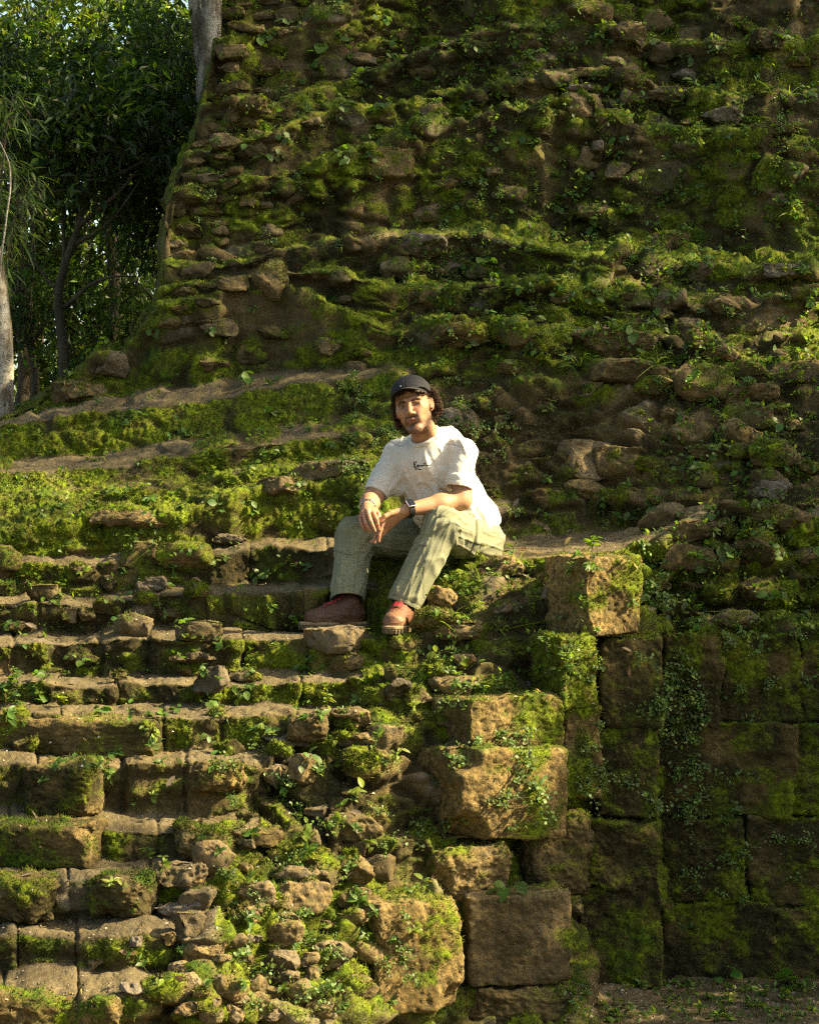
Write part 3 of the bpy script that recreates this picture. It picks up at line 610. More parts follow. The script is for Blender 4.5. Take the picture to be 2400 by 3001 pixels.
for k, (x0, x1, y0, y1, mb, gb, db, an, lab) in enumerate([
    (450, 628, 2631, 2705, -.3, .9, .0, .9, 'flat grey slab with a sharp front edge lying on the lower rubble'),
    (445, 612, 2522, 2606, -.2, .35, .1, .6, 'pitted tan stone directly above the flat grey slab'),
    (482, 616, 2852, 2934, -.35, .35, .05, .9, 'smooth angular brown boulder near the bottom, right of the lowest steps'),
    (350, 428, 2880, 2918, -.3, .8, .2, .6, 'small dark grey flat stone beside the angular brown boulder'),
    (524, 666, 2750, 2828, -.15, .1, .3, .5, 'wide brown stone under the flat grey slab'),
    (466, 522, 2722, 2772, -.2, .1, .1, .5, 'small sunlit tan stone just left of the wide brown stone'),
    (252, 304, 2802, 2847, -.3, .2, .1, .5, 'lone round tan stone stuck in the second riser from the bottom'),
    (380, 420, 2742, 2775, -.3, .9, .1, .5, 'small blue grey stone stuck high in the second riser'),
    (606, 652, 2918, 2968, -.4, .3, 0, .7, 'small pale stone touching the right foot of the angular boulder'),
    (655, 722, 2936, 2992, -.4, .3, 0, .7, 'pale orange stone at the bottom of the rubble'),
    (508, 604, 2930, 2978, -.15, .2, .2, .4, 'mossy stone under the angular brown boulder'),
    (617, 722, 2866, 2926, -.1, .1, .2, .5, 'brown stone right of the angular boulder'),
    (754, 1000, 2138, 2204, -.4, .95, 0, .8, 'long smooth grey slab set in the step with a pale right half'),
    (968, 1092, 2073, 2135, -.15, .15, .2, .5, 'rounded brown stone under a tall seedling, at the right end of a step'),
    (758, 842, 2230, 2308, -.2, .5, .1, .7, 'tilted grey stone with a white lichen edge beside the rounded lump'),
    (842, 942, 2208, 2292, -.05, .1, .2, .5, 'brown stone with orange moss right of the tilted grey stone'),
    (832, 895, 2212, 2236, -.3, .8, 0, .6, 'thin grey flake lying under the long smooth grey slab'),
    (1018, 1110, 2143, 2184, -.1, .1, .3, .6, 'wedge shaped ledge stone right of the long grey slab'),
    (1004, 1110, 2204, 2278, .05, 0, .2, .4, 'square mossy stone with a sunlit right side'),
    (940, 1120, 2384, 2468, -.15, .2, .35, .5, 'large slanting stone in the middle of the collapsed corner'),
    (792, 962, 2533, 2588, -.25, .4, .2, .6, 'flat overhanging slab in the rubble under a bright seedling'),
    (958, 1097, 2513, 2598, -.1, .15, .25, .5, 'thick slab at the right end of the overhanging slabs'),
    (806, 966, 2586, 2676, -.1, .15, .3, .4, 'round brown boulder beneath the flat overhanging slab'),
    (680, 812, 2583, 2664, -.2, .4, .05, .7, 'deeply pitted pale stone left of the round boulder'),
    (688, 764, 2648, 2724, .05, .2, .2, .4, 'mossy stone hanging below the pitted pale stone'),
    (782, 892, 2695, 2774, .1, .1, .2, .4, 'egg shaped mossy stone below the round boulder'),
    (990, 1088, 2606, 2653, -.05, .2, .3, .4, 'low brown stone left of the top of the lowest block'),
    (926, 1050, 2745, 2842, -.15, .35, .2, .8, 'knobbly pitted stone left of the lowest block'),
    (880, 940, 2782, 2842, -.15, .25, .1, .5, 'upper stone of a narrow standing pair in the rubble'),
    (882, 938, 2838, 2904, -.1, .15, .1, .4, 'lower stone of the narrow standing pair in the rubble'),
    (758, 880, 2778, 2852, -.2, .5, .1, .8, 'ribbed grey stone in the centre of the lower rubble'),
    (792, 884, 2846, 2890, -.15, .3, .15, .5, 'flat stone under the ribbed grey stone'),
    (712, 786, 2862, 2918, -.1, .15, .2, .3, 'round brown cobble left of the flat rubble stone'),
    (895, 980, 2914, 2964, -.1, .3, .2, .5, 'lone stone with a sunlit top left of the foot of the lowest block'),
    (772, 842, 2946, 2996, -.3, .5, .1, .7, 'broken pale stone at the bottom edge of the rubble'),
    (722, 800, 2908, 2958, -.1, .15, .2, .4, 'brown cobble above the broken pale stone'),
    (704, 772, 2736, 2773, -.3, .6, 0, .4, 'small whitish pitted stone under the pitted pale stone'),
    (1404, 1536, 1633, 1700, -.1, .2, .25, .5, 'flat stone the man sits against, at the edge of the platform'),
    (1252, 1344, 1712, 1790, -.2, .05, .1, .4, 'square tan stone just right of the trouser cuff'),
    (1206, 1398, 1790, 1850, .02, 0, .1, .4, 'long low mossy stone right of the front boot'),
    (1272, 1418, 1816, 1878, -.25, .15, .1, .5, 'pitted tan stone with a dead leaf on it, right of the front boot'),
    (1310, 1398, 1912, 1970, -.15, .1, .15, .7, 'small squared stone among bright moss and sprigs'),
    (1256, 1458, 1982, 2046, -.15, .15, .3, .6, 'long flat stone lying above the low squared block'),
    (1124, 1210, 1983, 2060, -.35, .9, .3, .9, 'dark grey angular stone in the gap left of a bright sprig'),
    (1582, 1616, 1710, 1758, -.5, .6, 0, .6, 'pale upright pebble left of the tall ochre block'),
    (890, 1088, 1830, 1915, -.35, .45, .3, .8, 'purplish brown stone under the raised boot'),
    (1440, 1530, 1770, 1800, -.4, .7, .1, .6, 'thin grey stone left of the tall ochre block'),
    (1140, 1310, 682, 756, -.5, .95, .25, 1., 'dark grey angular boulder on the ledge above the man'),
    (1272, 1380, 744, 806, -.2, .7, .35, .8, 'dull grey brown rock just right of the dark angular boulder'),
    (1250, 1436, 946, 1020, .02, .1, .4, .3, 'domed mossy boulder above the man, right of his cap'),
    (1668, 1930, 960, 1062, .0, .15, .45, .4, 'widest boulder of the mound with a bare brown top'),
    (1712, 1965, 1050, 1132, -.02, .15, .5, .4, 'broad mossy stone directly under the widest boulder'),
    (1620, 1812, 1286, 1410, -.35, .35, .1, .8, 'big bare tan rock at the foot of the mound behind the platform'),
    (1655, 1800, 1404, 1466, -.35, .1, .2, .5, 'reddish brown rock under the big bare tan rock'),
    (1990, 2076, 958, 1026, -.1, .15, .4, .5, 'brown stone right of the widest boulder'),
    (2036, 2176, 1000, 1062, -.25, .25, .3, .5, 'bare flattened stone with a shadow below it on the right slope'),
    (2072, 2174, 876, 930, -.2, .2, .3, .6, 'pointed brown stone above the bare flattened stone'),
    (2120, 2286, 1120, 1188, -.05, .15, .35, .3, 'smooth rounded boulder among herbs at the right'),
    (2225, 2356, 764, 826, -.4, .85, .3, .8, 'layered grey rock on the right slope with grass behind it'),
    (2100, 2244, 1226, 1330, -.15, .2, .4, .4, 'brown boulder above the shaded ledge on the right'),
    (2156, 2322, 1404, 1474, -.35, .85, .1, .9, 'fractured pale grey rock with seedlings on the right ledge'),
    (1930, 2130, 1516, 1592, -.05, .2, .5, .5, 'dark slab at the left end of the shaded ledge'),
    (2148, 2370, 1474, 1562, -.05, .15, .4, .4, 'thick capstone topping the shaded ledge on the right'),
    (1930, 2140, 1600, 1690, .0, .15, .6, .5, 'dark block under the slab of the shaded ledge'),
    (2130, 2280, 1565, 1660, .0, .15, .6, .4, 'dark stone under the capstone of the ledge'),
    (1905, 1980, 897, 936, -.45, .2, 0, .8, 'small orange brown stone above the widest boulder'),
    (1628, 1772, 270, 352, -.12, .3, .35, .4, 'hump of brown stone crowning the upper ledge'),
    (1684, 1784, 430, 504, -.25, .3, .25, .6, 'pale topped stone below the hump of the upper ledge'),
    (1735, 1765, 412, 440, -.5, .9, 0, .5, 'small light grey pebble above the pale topped stone'),
    (2044, 2174, 306, 372, -.4, .8, .2, .8, 'craggy grey rock high on the right slope'),
    (1962, 2048, 195, 252, -.4, .9, .4, .9, 'dark square rock near the top right'),
    (1892, 2020, 256, 304, -.1, .4, .4, .5, 'low grey brown rock left of the craggy grey rock'),
    (1664, 1742, 242, 268, -.5, 1., .5, .8, 'thin blackish stone lying above the hump'),
    (2168, 2370, 362, 408, -.05, .2, .4, .4, 'long dark stone forming a ledge at the upper right'),
    (1780, 1900, 60, 130, -.1, .3, .45, .5, 'dark rounded rock at the top of the picture, right of centre'),
    (2190, 2300, 80, 150, -.15, .4, .45, .6, 'dark pitted rock at the top right corner'),
    (278, 384, 1030, 1116, -.1, .6, .5, .6, 'squared grey topped rock at the left foot of the mound'),
    (146, 322, 1112, 1190, .0, .2, .4, .5, 'long low stone at the left end of the mossy slope'),
    (736, 852, 752, 892, -.05, .2, .4, .5, 'tall leaning rock at the left end of a terrace'),
    (832, 1088, 1352, 1410, -.1, .3, .3, .5, 'flat ledge rock left of the man at elbow height'),
    (264, 518, 1496, 1550, -.05, .15, .35, .4, 'long flat capping stone on the left stairs with bare earth on top'),
    (745, 900, 1395, 1455, .0, .3, .4, .5, 'dark grey stone below the flat ledge rock left of the man'),
    (1285, 1345, 1200, 1262, -.4, 1., .3, .7, 'blue grey rock behind the shoulder of the man'),
    (400, 470, 1700, 1745, -.2, .6, .4, .5, 'grey stone low in the wall of the left stairs'),
    (620, 730, 1560, 1600, -.3, .6, .3, .6, 'grey block in a gap of the left stairs'),
    (560, 680, 1950, 2050, -.2, .7, .4, .6, 'dark grey rounded rock on a step in the left middle'),
    (490, 640, 1905, 1950, -.1, .4, .5, .4, 'dark stone in the riser left of the boots'),
    (420, 500, 1690, 1740, -.25, .7, .3, .5, 'grey brown cobble in the riser near the left edge'),
    ]):
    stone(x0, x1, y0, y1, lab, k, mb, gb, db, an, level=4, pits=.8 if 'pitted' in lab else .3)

def scatter(n, box, wr, hr, seed, label, group, mb=(-.2, .1), gb=(.05, .5), db=(.1, .5), poly=None, level=3, ang=(.5, 1.), name='rubble_stone'):
    r = np.random.default_rng(seed); k = 0; tries = 0; placed = []
    while k < n and tries < n * 30:
        tries += 1; x, y = r.uniform(box[0], box[1]), r.uniform(box[2], box[3])
        if poly is not None and not poly(x, y): continue
        w_ = r.uniform(*wr) * (1 if r.random() < .8 else 1.5); h_ = w_ * r.uniform(*hr)
        if any(abs(x - a) < (w_ + c) * .42 and abs(y - b) < (h_ + d) * .42 for a, b, c, d in placed): continue
        placed.append((x, y, w_, h_)); k += 1
        stone(x - w_ / 2, x + w_ / 2, y - h_ / 2, y + h_ / 2, label, seed * 500 + k, r.uniform(*mb) + .12, r.uniform(*gb), r.uniform(*db), r.uniform(*ang), level=level, name=name, group=group, dens=.3, out=r.uniform(-.05, .26))
scatter(50, (440, 1110, 2380, 3000), (45, 115), (.5, .85), 1, 'small mossy rubble stone in the sunlit heap at the broken end of the stairs', 'rubble stones at the broken end of the stairs', poly=lambda x, y: x > np.interp(y, [2380, 2600, 3000], [700, 560, 440]))
scatter(26, (1000, 1640, 1880, 2200), (40, 100), (.45, .8), 2, 'small stone half sunk in bright moss on the slope below the boots', 'stones in the moss below the boots', mb=(-.1, .15))
scatter(60, (490, 900, 0, 960), (55, 130), (.35, .55), 3, 'flat stone laid in the stacked courses at the left edge of the mound', 'stacked flat stones at the left edge of the mound', poly=lambda x, y: np.interp(y, [0, 330, 600, 900], [665, 590, 500, 480]) + 15 < x < np.interp(y, [0, 330, 960], [920, 740, 600]), db=(.3, .6), name='course_stone')
scatter(60, (620, 2380, 20, 1120), (45, 120), (.4, .7), 4, 'weathered stone sticking out of the mossy upper mound', 'stones in the upper mound', db=(.25, .6), gb=(.1, .6))
scatter(18, (0, 620, 1560, 1860), (50, 120), (.5, .8), 5, 'mossy stone in the crumbled wall between the left steps', 'stones in the crumbled wall of the left steps', db=(.4, .7), mb=(-.1, .15))
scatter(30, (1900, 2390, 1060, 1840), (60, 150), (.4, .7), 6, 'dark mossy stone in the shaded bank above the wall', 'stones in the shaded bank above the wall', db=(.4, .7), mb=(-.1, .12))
scatter(12, (40, 1050, 1880, 2230), (45, 110), (.5, .8), 7, 'mossy stone bedded in the riser of a step', 'stones bedded in the risers', db=(.5, .8), mb=(-.1, .1))
# ------------------------------------------------------------------ leaves and trees
def leaves(mb, pos, dirs, L, Wd, col, r, near=False, up=(0, 0, 1), droop=.25, fold=.25):
    """many leaves at once: diamond blades folded along the midrib"""
    n = len(pos); d = dirs / (np.linalg.norm(dirs, axis=1, keepdims=True) + 1e-9)
    ref = np.array(up) + r.normal(0, .45, (n, 3)); s = np.cross(d, ref); s /= np.linalg.norm(s, axis=1, keepdims=True) + 1e-9; u = np.cross(s, d)
    L = np.broadcast_to(L, (n,))[:, None]; Wd = np.broadcast_to(Wd, (n,))[:, None] / 2
    if near:
        prof = [(0, .12), (.22, .78), (.5, 1.), (.78, .66)]; V = []
        for t, w_ in prof:
            c = pos + d * L * t - u * L * droop * t * t; V += [c + s * Wd * w_ + u * Wd * w_ * fold, c, c - s * Wd * w_ + u * Wd * w_ * fold]
        V.append(pos + d * L - u * L * droop); k = len(V)
        V = np.stack(V, 1).reshape(-1, 3); o = np.arange(n)[:, None] * k
        Q = np.concatenate([o + np.array([[3 * i + a, 3 * i + a + 1, 3 * i + a + 4, 3 * i + a + 3]]) for i in range(3) for a in (0, 1)])
        T = np.concatenate([o + np.array([[9, 10, 12]]), o + np.array([[10, 11, 12]])])
        mb.add(V, Q, T, col=np.repeat(col, k, 0))
    else:
        m = pos + d * L * .45 - u * L * droop * .2; tip = pos + d * L - u * L * droop
        V = np.stack([pos, m + s * Wd + u * Wd * fold, tip, m - s * Wd + u * Wd * fold], 1).reshape(-1, 3); o = np.arange(n)[:, None] * 4
        mb.add(V, None, np.concatenate([o + np.array([[0, 2, 1]]), o + np.array([[0, 3, 2]])]), col=np.repeat(col, 4, 0))

def greens(r, n, base, var=.3, yellow=.0):
    c = np.array(base)[None] * (1 + r.normal(0, var, (n, 1))).clip(.35, 2.2) * (1 + r.normal(0, .08, (n, 3)))
    if yellow: k = r.random(n) < yellow; c[k] = c[k] * np.array([1.9, 1.5, .8])
    return c.clip(.003, .6)

M_BARK = None
def bark_material(name, a, b_, scale=9):
    m, nt, b = newmat(name); geo = N(nt, 'ShaderNodeNewGeometry'); pos = geo.outputs['Position']
    mp = N(nt, 'ShaderNodeMapping'); mp.inputs['Scale'].default_value = (1, 1, .35); nt.links.new(pos, mp.inputs[0])
    n1 = noise_n(nt, scale, 5, .65, mp.outputs[0]); n2 = noise_n(nt, 45, 4, .7, pos)
    c = mixc(nt, ramp(nt, n1.outputs[0], .42, .56), a, b_); c = mixc(nt, ramp(nt, n2.outputs[0], .5, .75), c, (.05, .055, .02))
    nt.links.new(c, b.inputs['Base Color']); b.inputs['Roughness'].default_value = .9
    bump = N(nt, 'ShaderNodeBump'); bump.inputs['Distance'].default_value = .01; nt.links.new(n2.outputs[0], bump.inputs['Height']); nt.links.new(bump.outputs[0], b.inputs['Normal'])
    return m
M_PALE = bark_material('pale_bark', (.46, .43, .36), (.13, .105, .07)); M_DARKB = bark_material('dark_bark', (.045, .036, .022), (.09, .07, .045))

def limb(mb, pts, r0, r1, seed=0, n=9, wob=.02):
    pts = np.asarray(pts, float); t = np.linspace(0, 1, len(pts)); tt = np.linspace(0, 1, max(6, len(pts) * 5))
    q = np.stack([np.interp(tt, t, pts[:, k]) for k in range(3)], 1)
    for _ in range(3): q[1:-1] = .25 * q[:-2] + .5 * q[1:-1] + .25 * q[2:]
    q = q + np.stack([fbm(q * 3 + seed + k * 7, 2, 90 + k) for k in range(3)], 1) * wob
    rad = (r0 + (r1 - r0) * tt) * (1 + .12 * vnoise(q * 9 + seed, 95))
    V, Q, T = tube(q, rad, n); mb.add(V, Q, T); return q

def crown(mb, blobs, n, L, base, r, clump=26, yellow=.05, near=False, spread=.22, wr=.42, var=.35):
    """leaf sprays spread through the volume of several lobes"""
    nb = len(blobs); w_ = np.array([b[3] * b[4] * b[5] for b in blobs]) ** .8; w_ /= w_.sum()
    nc = max(1, n // clump); k = r.choice(nb, nc, p=w_); B = np.array([b[:6] for b in blobs])[k]
    d = r.normal(0, 1, (nc, 3)); d /= np.linalg.norm(d, axis=1, keepdims=True); rad = r.random((nc, 1)) ** .45
    C = B[:, :3] + d * rad * B[:, 3:]
    ax = d + r.normal(0, .7, (nc, 3)); ax[:, 2] -= .25; ax /= np.linalg.norm(ax, axis=1, keepdims=True)
    cc = np.repeat(np.arange(nc), clump); m = len(cc)
    t = r.random(m)[:, None]
    pos = C[cc] + ax[cc] * (t - .3) * spread * 1.6 + r.normal(0, spread * .22, (m, 3))
    dirs = ax[cc] * .8 + r.normal(0, .75, (m, 3)); dirs[:, 2] -= .15
    tone = (1 + r.normal(0, .3, nc)).clip(.4, 1.8)[cc][:, None]
    leaves(mb, pos, dirs, L * r.uniform(.6, 1.3, m), L * wr * r.uniform(.7, 1.2, m), greens(r, m, base, var * .5, yellow) * tone, r, near)

def tree(label, limbs, blobs, n, L, base, seed, bark, group=None, name='tree', yellow=.05, clump=26, spread=.22, twigs=0, wr=.42):
    r = np.random.default_rng(seed); tb = MB(); first = None
    for pts, r0, r1 in limbs:
        q = limb(tb, pts, r0, r1, seed); first = q if first is None else first
    for k in range(twigs):
        b = blobs[r.integers(len(blobs))]; c = np.array(b[:3]); e = c + r.normal(0, .5, 3) * np.array(b[3:6]); a = first[-1 - r.integers(0, max(1, len(first) // 2))]
        limb(tb, [a, (a + e) / 2 + r.normal(0, .08, 3), e], .018, .004, seed + k, 5)
    t = empty(name, label, 'tree', tuple(first[0]), group)
    child('trunk', tb.mesh('trunk', bark), t)
    if n:
        cb = MB(); crown(cb, blobs, n, L, base, r, clump, yellow, spread=spread, wr=wr); child('crown', cb.mesh('crown', M_LEAF, False), t)
    return t

def Pq(px, py, y): return P(px, py, y)
def blob(px, py, y, rx, ry, rz): return (*P(px, py, y), rx, ry, rz)
# the forest floor behind the mound
fl = MB(); xs = np.concatenate([np.linspace(-120, -12, 12), np.linspace(-11, -.3, 60)]); ys = np.concatenate([np.linspace(3.0, 16, 60), np.linspace(18, 160, 14)])
gx, gy = np.meshgrid(xs, ys, indexing='ij'); fz = 1.95 + .18 * fbm(np.stack([gx.ravel() * .8, gy.ravel() * .8, gx.ravel() * 0], 1), 3, 120).reshape(gx.shape) - .05 * (gy - 3)
fz = np.where(gy > 16, 1.3 - .0 * gy, fz)
i, j = np.meshgrid(np.arange(len(xs) - 1), np.arange(len(ys) - 1), indexing='ij'); a = i * len(ys) + j
fl.add(np.stack([gx, gy, fz], -1).reshape(-1, 3), np.stack([a, a + len(ys), a + len(ys) + 1, a + 1], -1).reshape(-1, 4), moss=.1, dirt=.25, dead=.9, grey=.1)
tag(link('forest_floor', fl.mesh('forest_floor', M_GROUND)), kind='structure')
# flat ground round the ruin, out to the horizon
gd = MB(); gd.add([(-200, -60, -.03), (200, -60, -.03), (200, 200, -.03), (-200, 200, -.03)], [(0, 1, 2, 3)], moss=.2, dirt=.5, dead=.6, grey=.1)
tag(link('terrain', gd.mesh('terrain', M_GROUND)), kind='structure')

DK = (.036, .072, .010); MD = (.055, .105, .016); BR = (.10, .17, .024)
tree('tall pale mottled trunk rising beside the top left shoulder of the mound', [([P(606, 480, 5.0), P(607, 250, 5.0), P(617, 60, 5.0), P(622, -150, 5.0), P(610, -420, 5.0)], .062, .075), ([P(604, 330, 5.05), P(590, 180, 5.1), P(572, 40, 5.1), P(560, -160, 5.1)], .035, .05)],
     [blob(560, -260, 5.2, .9, .6, .35)], 700, .09, DK, 201, M_PALE)
tree('pale trunk at the left edge of the picture with a thin vine on it', [([P(8, 1260, 2.6), P(14, 1100, 2.6), P(8, 930, 2.6), P(-8, 820, 2.62), P(-60, 600, 2.65), P(-160, 200, 2.7)], .062, .045), ([P(-4, 860, 2.55), P(10, 700, 2.5), P(34, 560, 2.5), P(30, 480, 2.5), P(-10, 400, 2.5)], .006, .004)],
     [blob(-190, 160, 2.7, .35, .3, .3)], 500, .08, MD, 202, M_PALE)
tree('dark forked tree leaning right in front of the forest', [([P(186, 1180, 4.6), P(182, 1000, 4.6), P(172, 860, 4.6), P(196, 760, 4.6), P(238, 655, 4.6), P(262, 560, 4.6), P(270, 450, 4.6)], .040, .014),
      ([P(236, 662, 4.6), P(292, 618, 4.55), P(352, 566, 4.5), P(400, 500, 4.5)], .022, .007), ([P(178, 850, 4.6), P(192, 740, 4.65), P(184, 640, 4.7), P(188, 520, 4.7)], .020, .007),
      ([P(190, 905, 4.6), P(262, 835, 4.55), P(318, 812, 4.5), P(400, 806, 4.5)], .018, .005), ([P(176, 860, 4.6), P(110, 780, 4.6), P(60, 690, 4.6)], .012, .004)],
     [blob(260, 420, 4.7, .55, .5, .38), blob(380, 380, 4.7, .5, .5, .5), blob(150, 440, 4.8, .45, .4, .35), blob(420, 520, 4.6, .26, .3, .2)], 3600, .095, DK, 203, M_DARKB, twigs=14)
G_ = 'trees of the forest behind the left side'
for k, (lab, px, y, tw, blobs, n, L, base, ye) in enumerate([
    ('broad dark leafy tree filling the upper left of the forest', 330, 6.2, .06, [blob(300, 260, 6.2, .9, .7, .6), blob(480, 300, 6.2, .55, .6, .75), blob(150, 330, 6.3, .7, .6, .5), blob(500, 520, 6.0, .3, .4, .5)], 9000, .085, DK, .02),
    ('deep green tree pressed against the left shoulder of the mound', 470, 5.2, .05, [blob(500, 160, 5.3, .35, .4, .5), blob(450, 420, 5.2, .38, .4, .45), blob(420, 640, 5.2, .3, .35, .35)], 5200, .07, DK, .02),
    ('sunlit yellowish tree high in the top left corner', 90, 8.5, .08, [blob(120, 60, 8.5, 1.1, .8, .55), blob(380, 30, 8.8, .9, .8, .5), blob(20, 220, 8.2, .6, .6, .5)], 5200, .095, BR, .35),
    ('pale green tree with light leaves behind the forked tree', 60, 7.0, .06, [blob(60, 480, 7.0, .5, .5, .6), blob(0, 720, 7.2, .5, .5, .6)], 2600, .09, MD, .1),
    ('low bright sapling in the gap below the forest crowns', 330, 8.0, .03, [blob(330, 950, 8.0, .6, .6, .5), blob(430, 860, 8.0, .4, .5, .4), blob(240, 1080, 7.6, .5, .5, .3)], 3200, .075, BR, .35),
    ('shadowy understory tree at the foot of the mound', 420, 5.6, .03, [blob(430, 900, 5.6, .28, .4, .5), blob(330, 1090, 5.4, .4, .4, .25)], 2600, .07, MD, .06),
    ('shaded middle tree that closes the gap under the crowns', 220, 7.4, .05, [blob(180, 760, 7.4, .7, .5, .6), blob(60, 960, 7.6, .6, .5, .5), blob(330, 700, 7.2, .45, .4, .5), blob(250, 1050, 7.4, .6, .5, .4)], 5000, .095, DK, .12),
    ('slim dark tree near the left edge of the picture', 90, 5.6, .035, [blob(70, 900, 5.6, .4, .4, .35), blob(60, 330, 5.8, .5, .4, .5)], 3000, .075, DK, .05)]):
    base_ = P(px, 1240, y); top = np.array(blobs[0][:3])
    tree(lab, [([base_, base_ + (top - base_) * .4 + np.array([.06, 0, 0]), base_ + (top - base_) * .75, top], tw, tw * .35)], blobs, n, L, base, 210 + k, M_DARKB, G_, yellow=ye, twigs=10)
# bamboo at the left edge
r = np.random.default_rng(66); tb = MB(); cb = MB()
for k in range(9):
    a = P(r.uniform(-120, 40), 1260, 2.9 + r.uniform(-.2, .3)); top = P(r.uniform(-60, 130), r.uniform(250, 700), a[1]); q = limb(tb, [a, a * .5 + top * .5 + [-.05, 0, .05], top, top + [r.uniform(.02, .14), 0, -.08]], .007, .002, k, 5)
    m = 60; c = q[r.integers(len(q) // 3, len(q), m)] + r.normal(0, .035, (m, 3)); d = np.stack([r.normal(.25, .6, m), r.normal(-.2, .5, m), r.normal(-.45, .35, m)], 1)
    leaves(cb, c, d, r.uniform(.07, .15, m), r.uniform(.010, .017, m), greens(r, m, (.085, .135, .035), .3), r, True, droop=.35)
bt_ = empty('bamboo', 'pale bamboo with long narrow drooping leaves at the left edge', 'bamboo', tuple(P(-20, 1260, 2.9))); child('stem', tb.mesh('stem', M_DARKB), bt_); child('foliage', cb.mesh('foliage', M_LEAF, False), bt_)
# the far forest reads as one mass
r = np.random.default_rng(77); fm = MB()
crown(fm, [(-7.4 + 1.0 * i, 12 + 2 * ((i * 7) % 3), 2.2 + 1.5 * j, .9, 1.2, 1.0) for i in range(9) for j in range(4)], 30000, .13, (.13, .20, .028), r, yellow=.3, spread=.3)
crown(fm, [(-15.6 + 2.2 * i, 20 + 2 * ((i * 5) % 3), 2.4 + 2.4 * j, 1.6, 1.6, 1.5) for i in range(9) for j in range(4)], 20000, .26, (.07, .12, .02), r, yellow=.3, spread=.5)
tag(link('forest', fm.mesh('forest', M_LEAF, False)), kind='stuff')
fm = MB()                                                         # unseen forest added behind the viewer to dim the skylight
a = r.uniform(-2.6, 2.6, 520); dist = r.uniform(15, 24, 520); pos = np.stack([np.sin(a) * dist, -np.cos(a) * dist, r.uniform(-.5, 15, 520)], 1); pos = np.repeat(pos, 30, 0) + r.normal(0, 1.1, (15600, 3)); pos = pos[r.random(15600) < .72]
pos = pos[~((pos[:, 0] > 4) & (pos[:, 1] > -9))]; m = len(pos)
leaves(fm, pos, r.normal(0, 1, (m, 3)), r.uniform(.5, .9, m), r.uniform(.3, .5, m), greens(r, m, (.02, .036, .008), .3), r)
tag(link('forest', fm.mesh('forest', M_LEAF, False)), kind='stuff')
fm = MB()                                                         # unseen boughs added high overhead to cut the skylight
pos = np.stack([r.uniform(-10, 5, 140), r.uniform(-11, 9, 140), r.uniform(9.5, 13, 140)], 1); pos = np.repeat(pos, 26, 0) + r.normal(0, .8, (3640, 3)); m = len(pos)
leaves(fm, pos, r.normal(0, 1, (m, 3)), r.uniform(.35, .6, m), r.uniform(.2, .35, m), greens(r, m, (.025, .046, .010), .3), r)
tag(link('forest', fm.mesh('forest', M_LEAF, False)), kind='stuff')

# unseen trees added on the right, crowns shaped to shade mound and wall
SX, SY, SZ = SUN
def sunplane(u, v, x):
    """a point at x whose shadow falls where y - (SY/SX) x = u and z - (SZ/SX) x = v"""
    return np.stack([x, u + SY / SX * x, v + SZ / SX * x], -1)
V0 = lambda u: np.interp(u, [-2.6, -1.5, -1.38, -1.22, -1.06, -.98, -.83, -.6, -.5, -.36, -.1, .1, .5, .8], [-.7, -.4, -.1, .26, .34, .38, .52, .66, .76, .86, .95, 1.0, 1.15, 1.6])
V0s = lambda u: V0(u)
def shade_tree(label, trunk, u, v, x, keep, n, L, seed):
    r = np.random.default_rng(seed); uu = r.uniform(*u, n * 4); vv = r.uniform(*v, n * 4); xx = r.uniform(*x, n * 4)
    nz = fbm(np.stack([uu * 1.3, vv * 1.3, uu * 0 + seed], 1), 3, seed)
    k = np.flatnonzero(keep(uu, vv, nz, r.random(n * 4)))[:n]; pos = sunplane(uu[k], vv[k], xx[k]); m = len(k)
    mb = MB(); leaves(mb, pos, r.normal(0, 1, (m, 3)), L * r.uniform(.7, 1.3, m), L * .6 * r.uniform(.7, 1.2, m), greens(r, m, MD, .2), r)
    tb = MB(); limb(tb, trunk, .12, .05, seed)
    t = empty('tree', label, 'tree', tuple(trunk[0]), 'unseen trees added to shade the mound from the right'); child('trunk', tb.mesh('trunk', M_DARKB), t); child('crown', mb.mesh('crown', M_LEAF, False), t)
# added sheet of leaves: blocks everything under the sunbeam
shade_tree('unseen dense bush added beyond the right edge to shade the stone wall', [(5.4, -.3, 0), (5.3, -.2, 2), (5.4, 0, 4.5)], (-2.6, 1.6), (-3.4, 2.0), (4.6, 5.8), lambda u, v, n, q: v < V0(u) - .10 + .10 * n, 17000, .12, 301)
shade_tree('unseen spreading tree added beyond the right edge to shade the upper mound', [(6.8, 2.6, 0), (6.7, 2.7, 4), (6.8, 2.8, 9)], (.35, 5.2), (.6, 6.8), (5.6, 8.0), lambda u, v, n, q: (v > V0(u)) & (u > .85 + .5 * n) & (n < .30 + .10 * (q < .35)) | (v > V0(u)) & (u > .35) & (n > .22) & (q < .5), 9500, .14, 302)
shade_tree('unseen thin crowned tree added beyond the right edge to dapple the stairs', [(8.5, -1.0, 0), (8.4, -1, 4), (8.3, -.8, 7)], (-2.6, .9), (.1, 4.0), (7.0, 9.0), lambda u, v, n, q: (v > V0(u) + .05) & (n > .26) & ((u > -1.3) | (v > .8)), 750, .12, 303)
shade_tree('unseen tall tree added beyond the mound to keep the forest dim', [(7.5, 7.5, 0), (7.4, 7.6, 5), (7.5, 7.5, 9)], (4.6, 13), (2.0, 9.5), (7.0, 10.0), lambda u, v, n, q: n < .0, 3600, .24, 304)
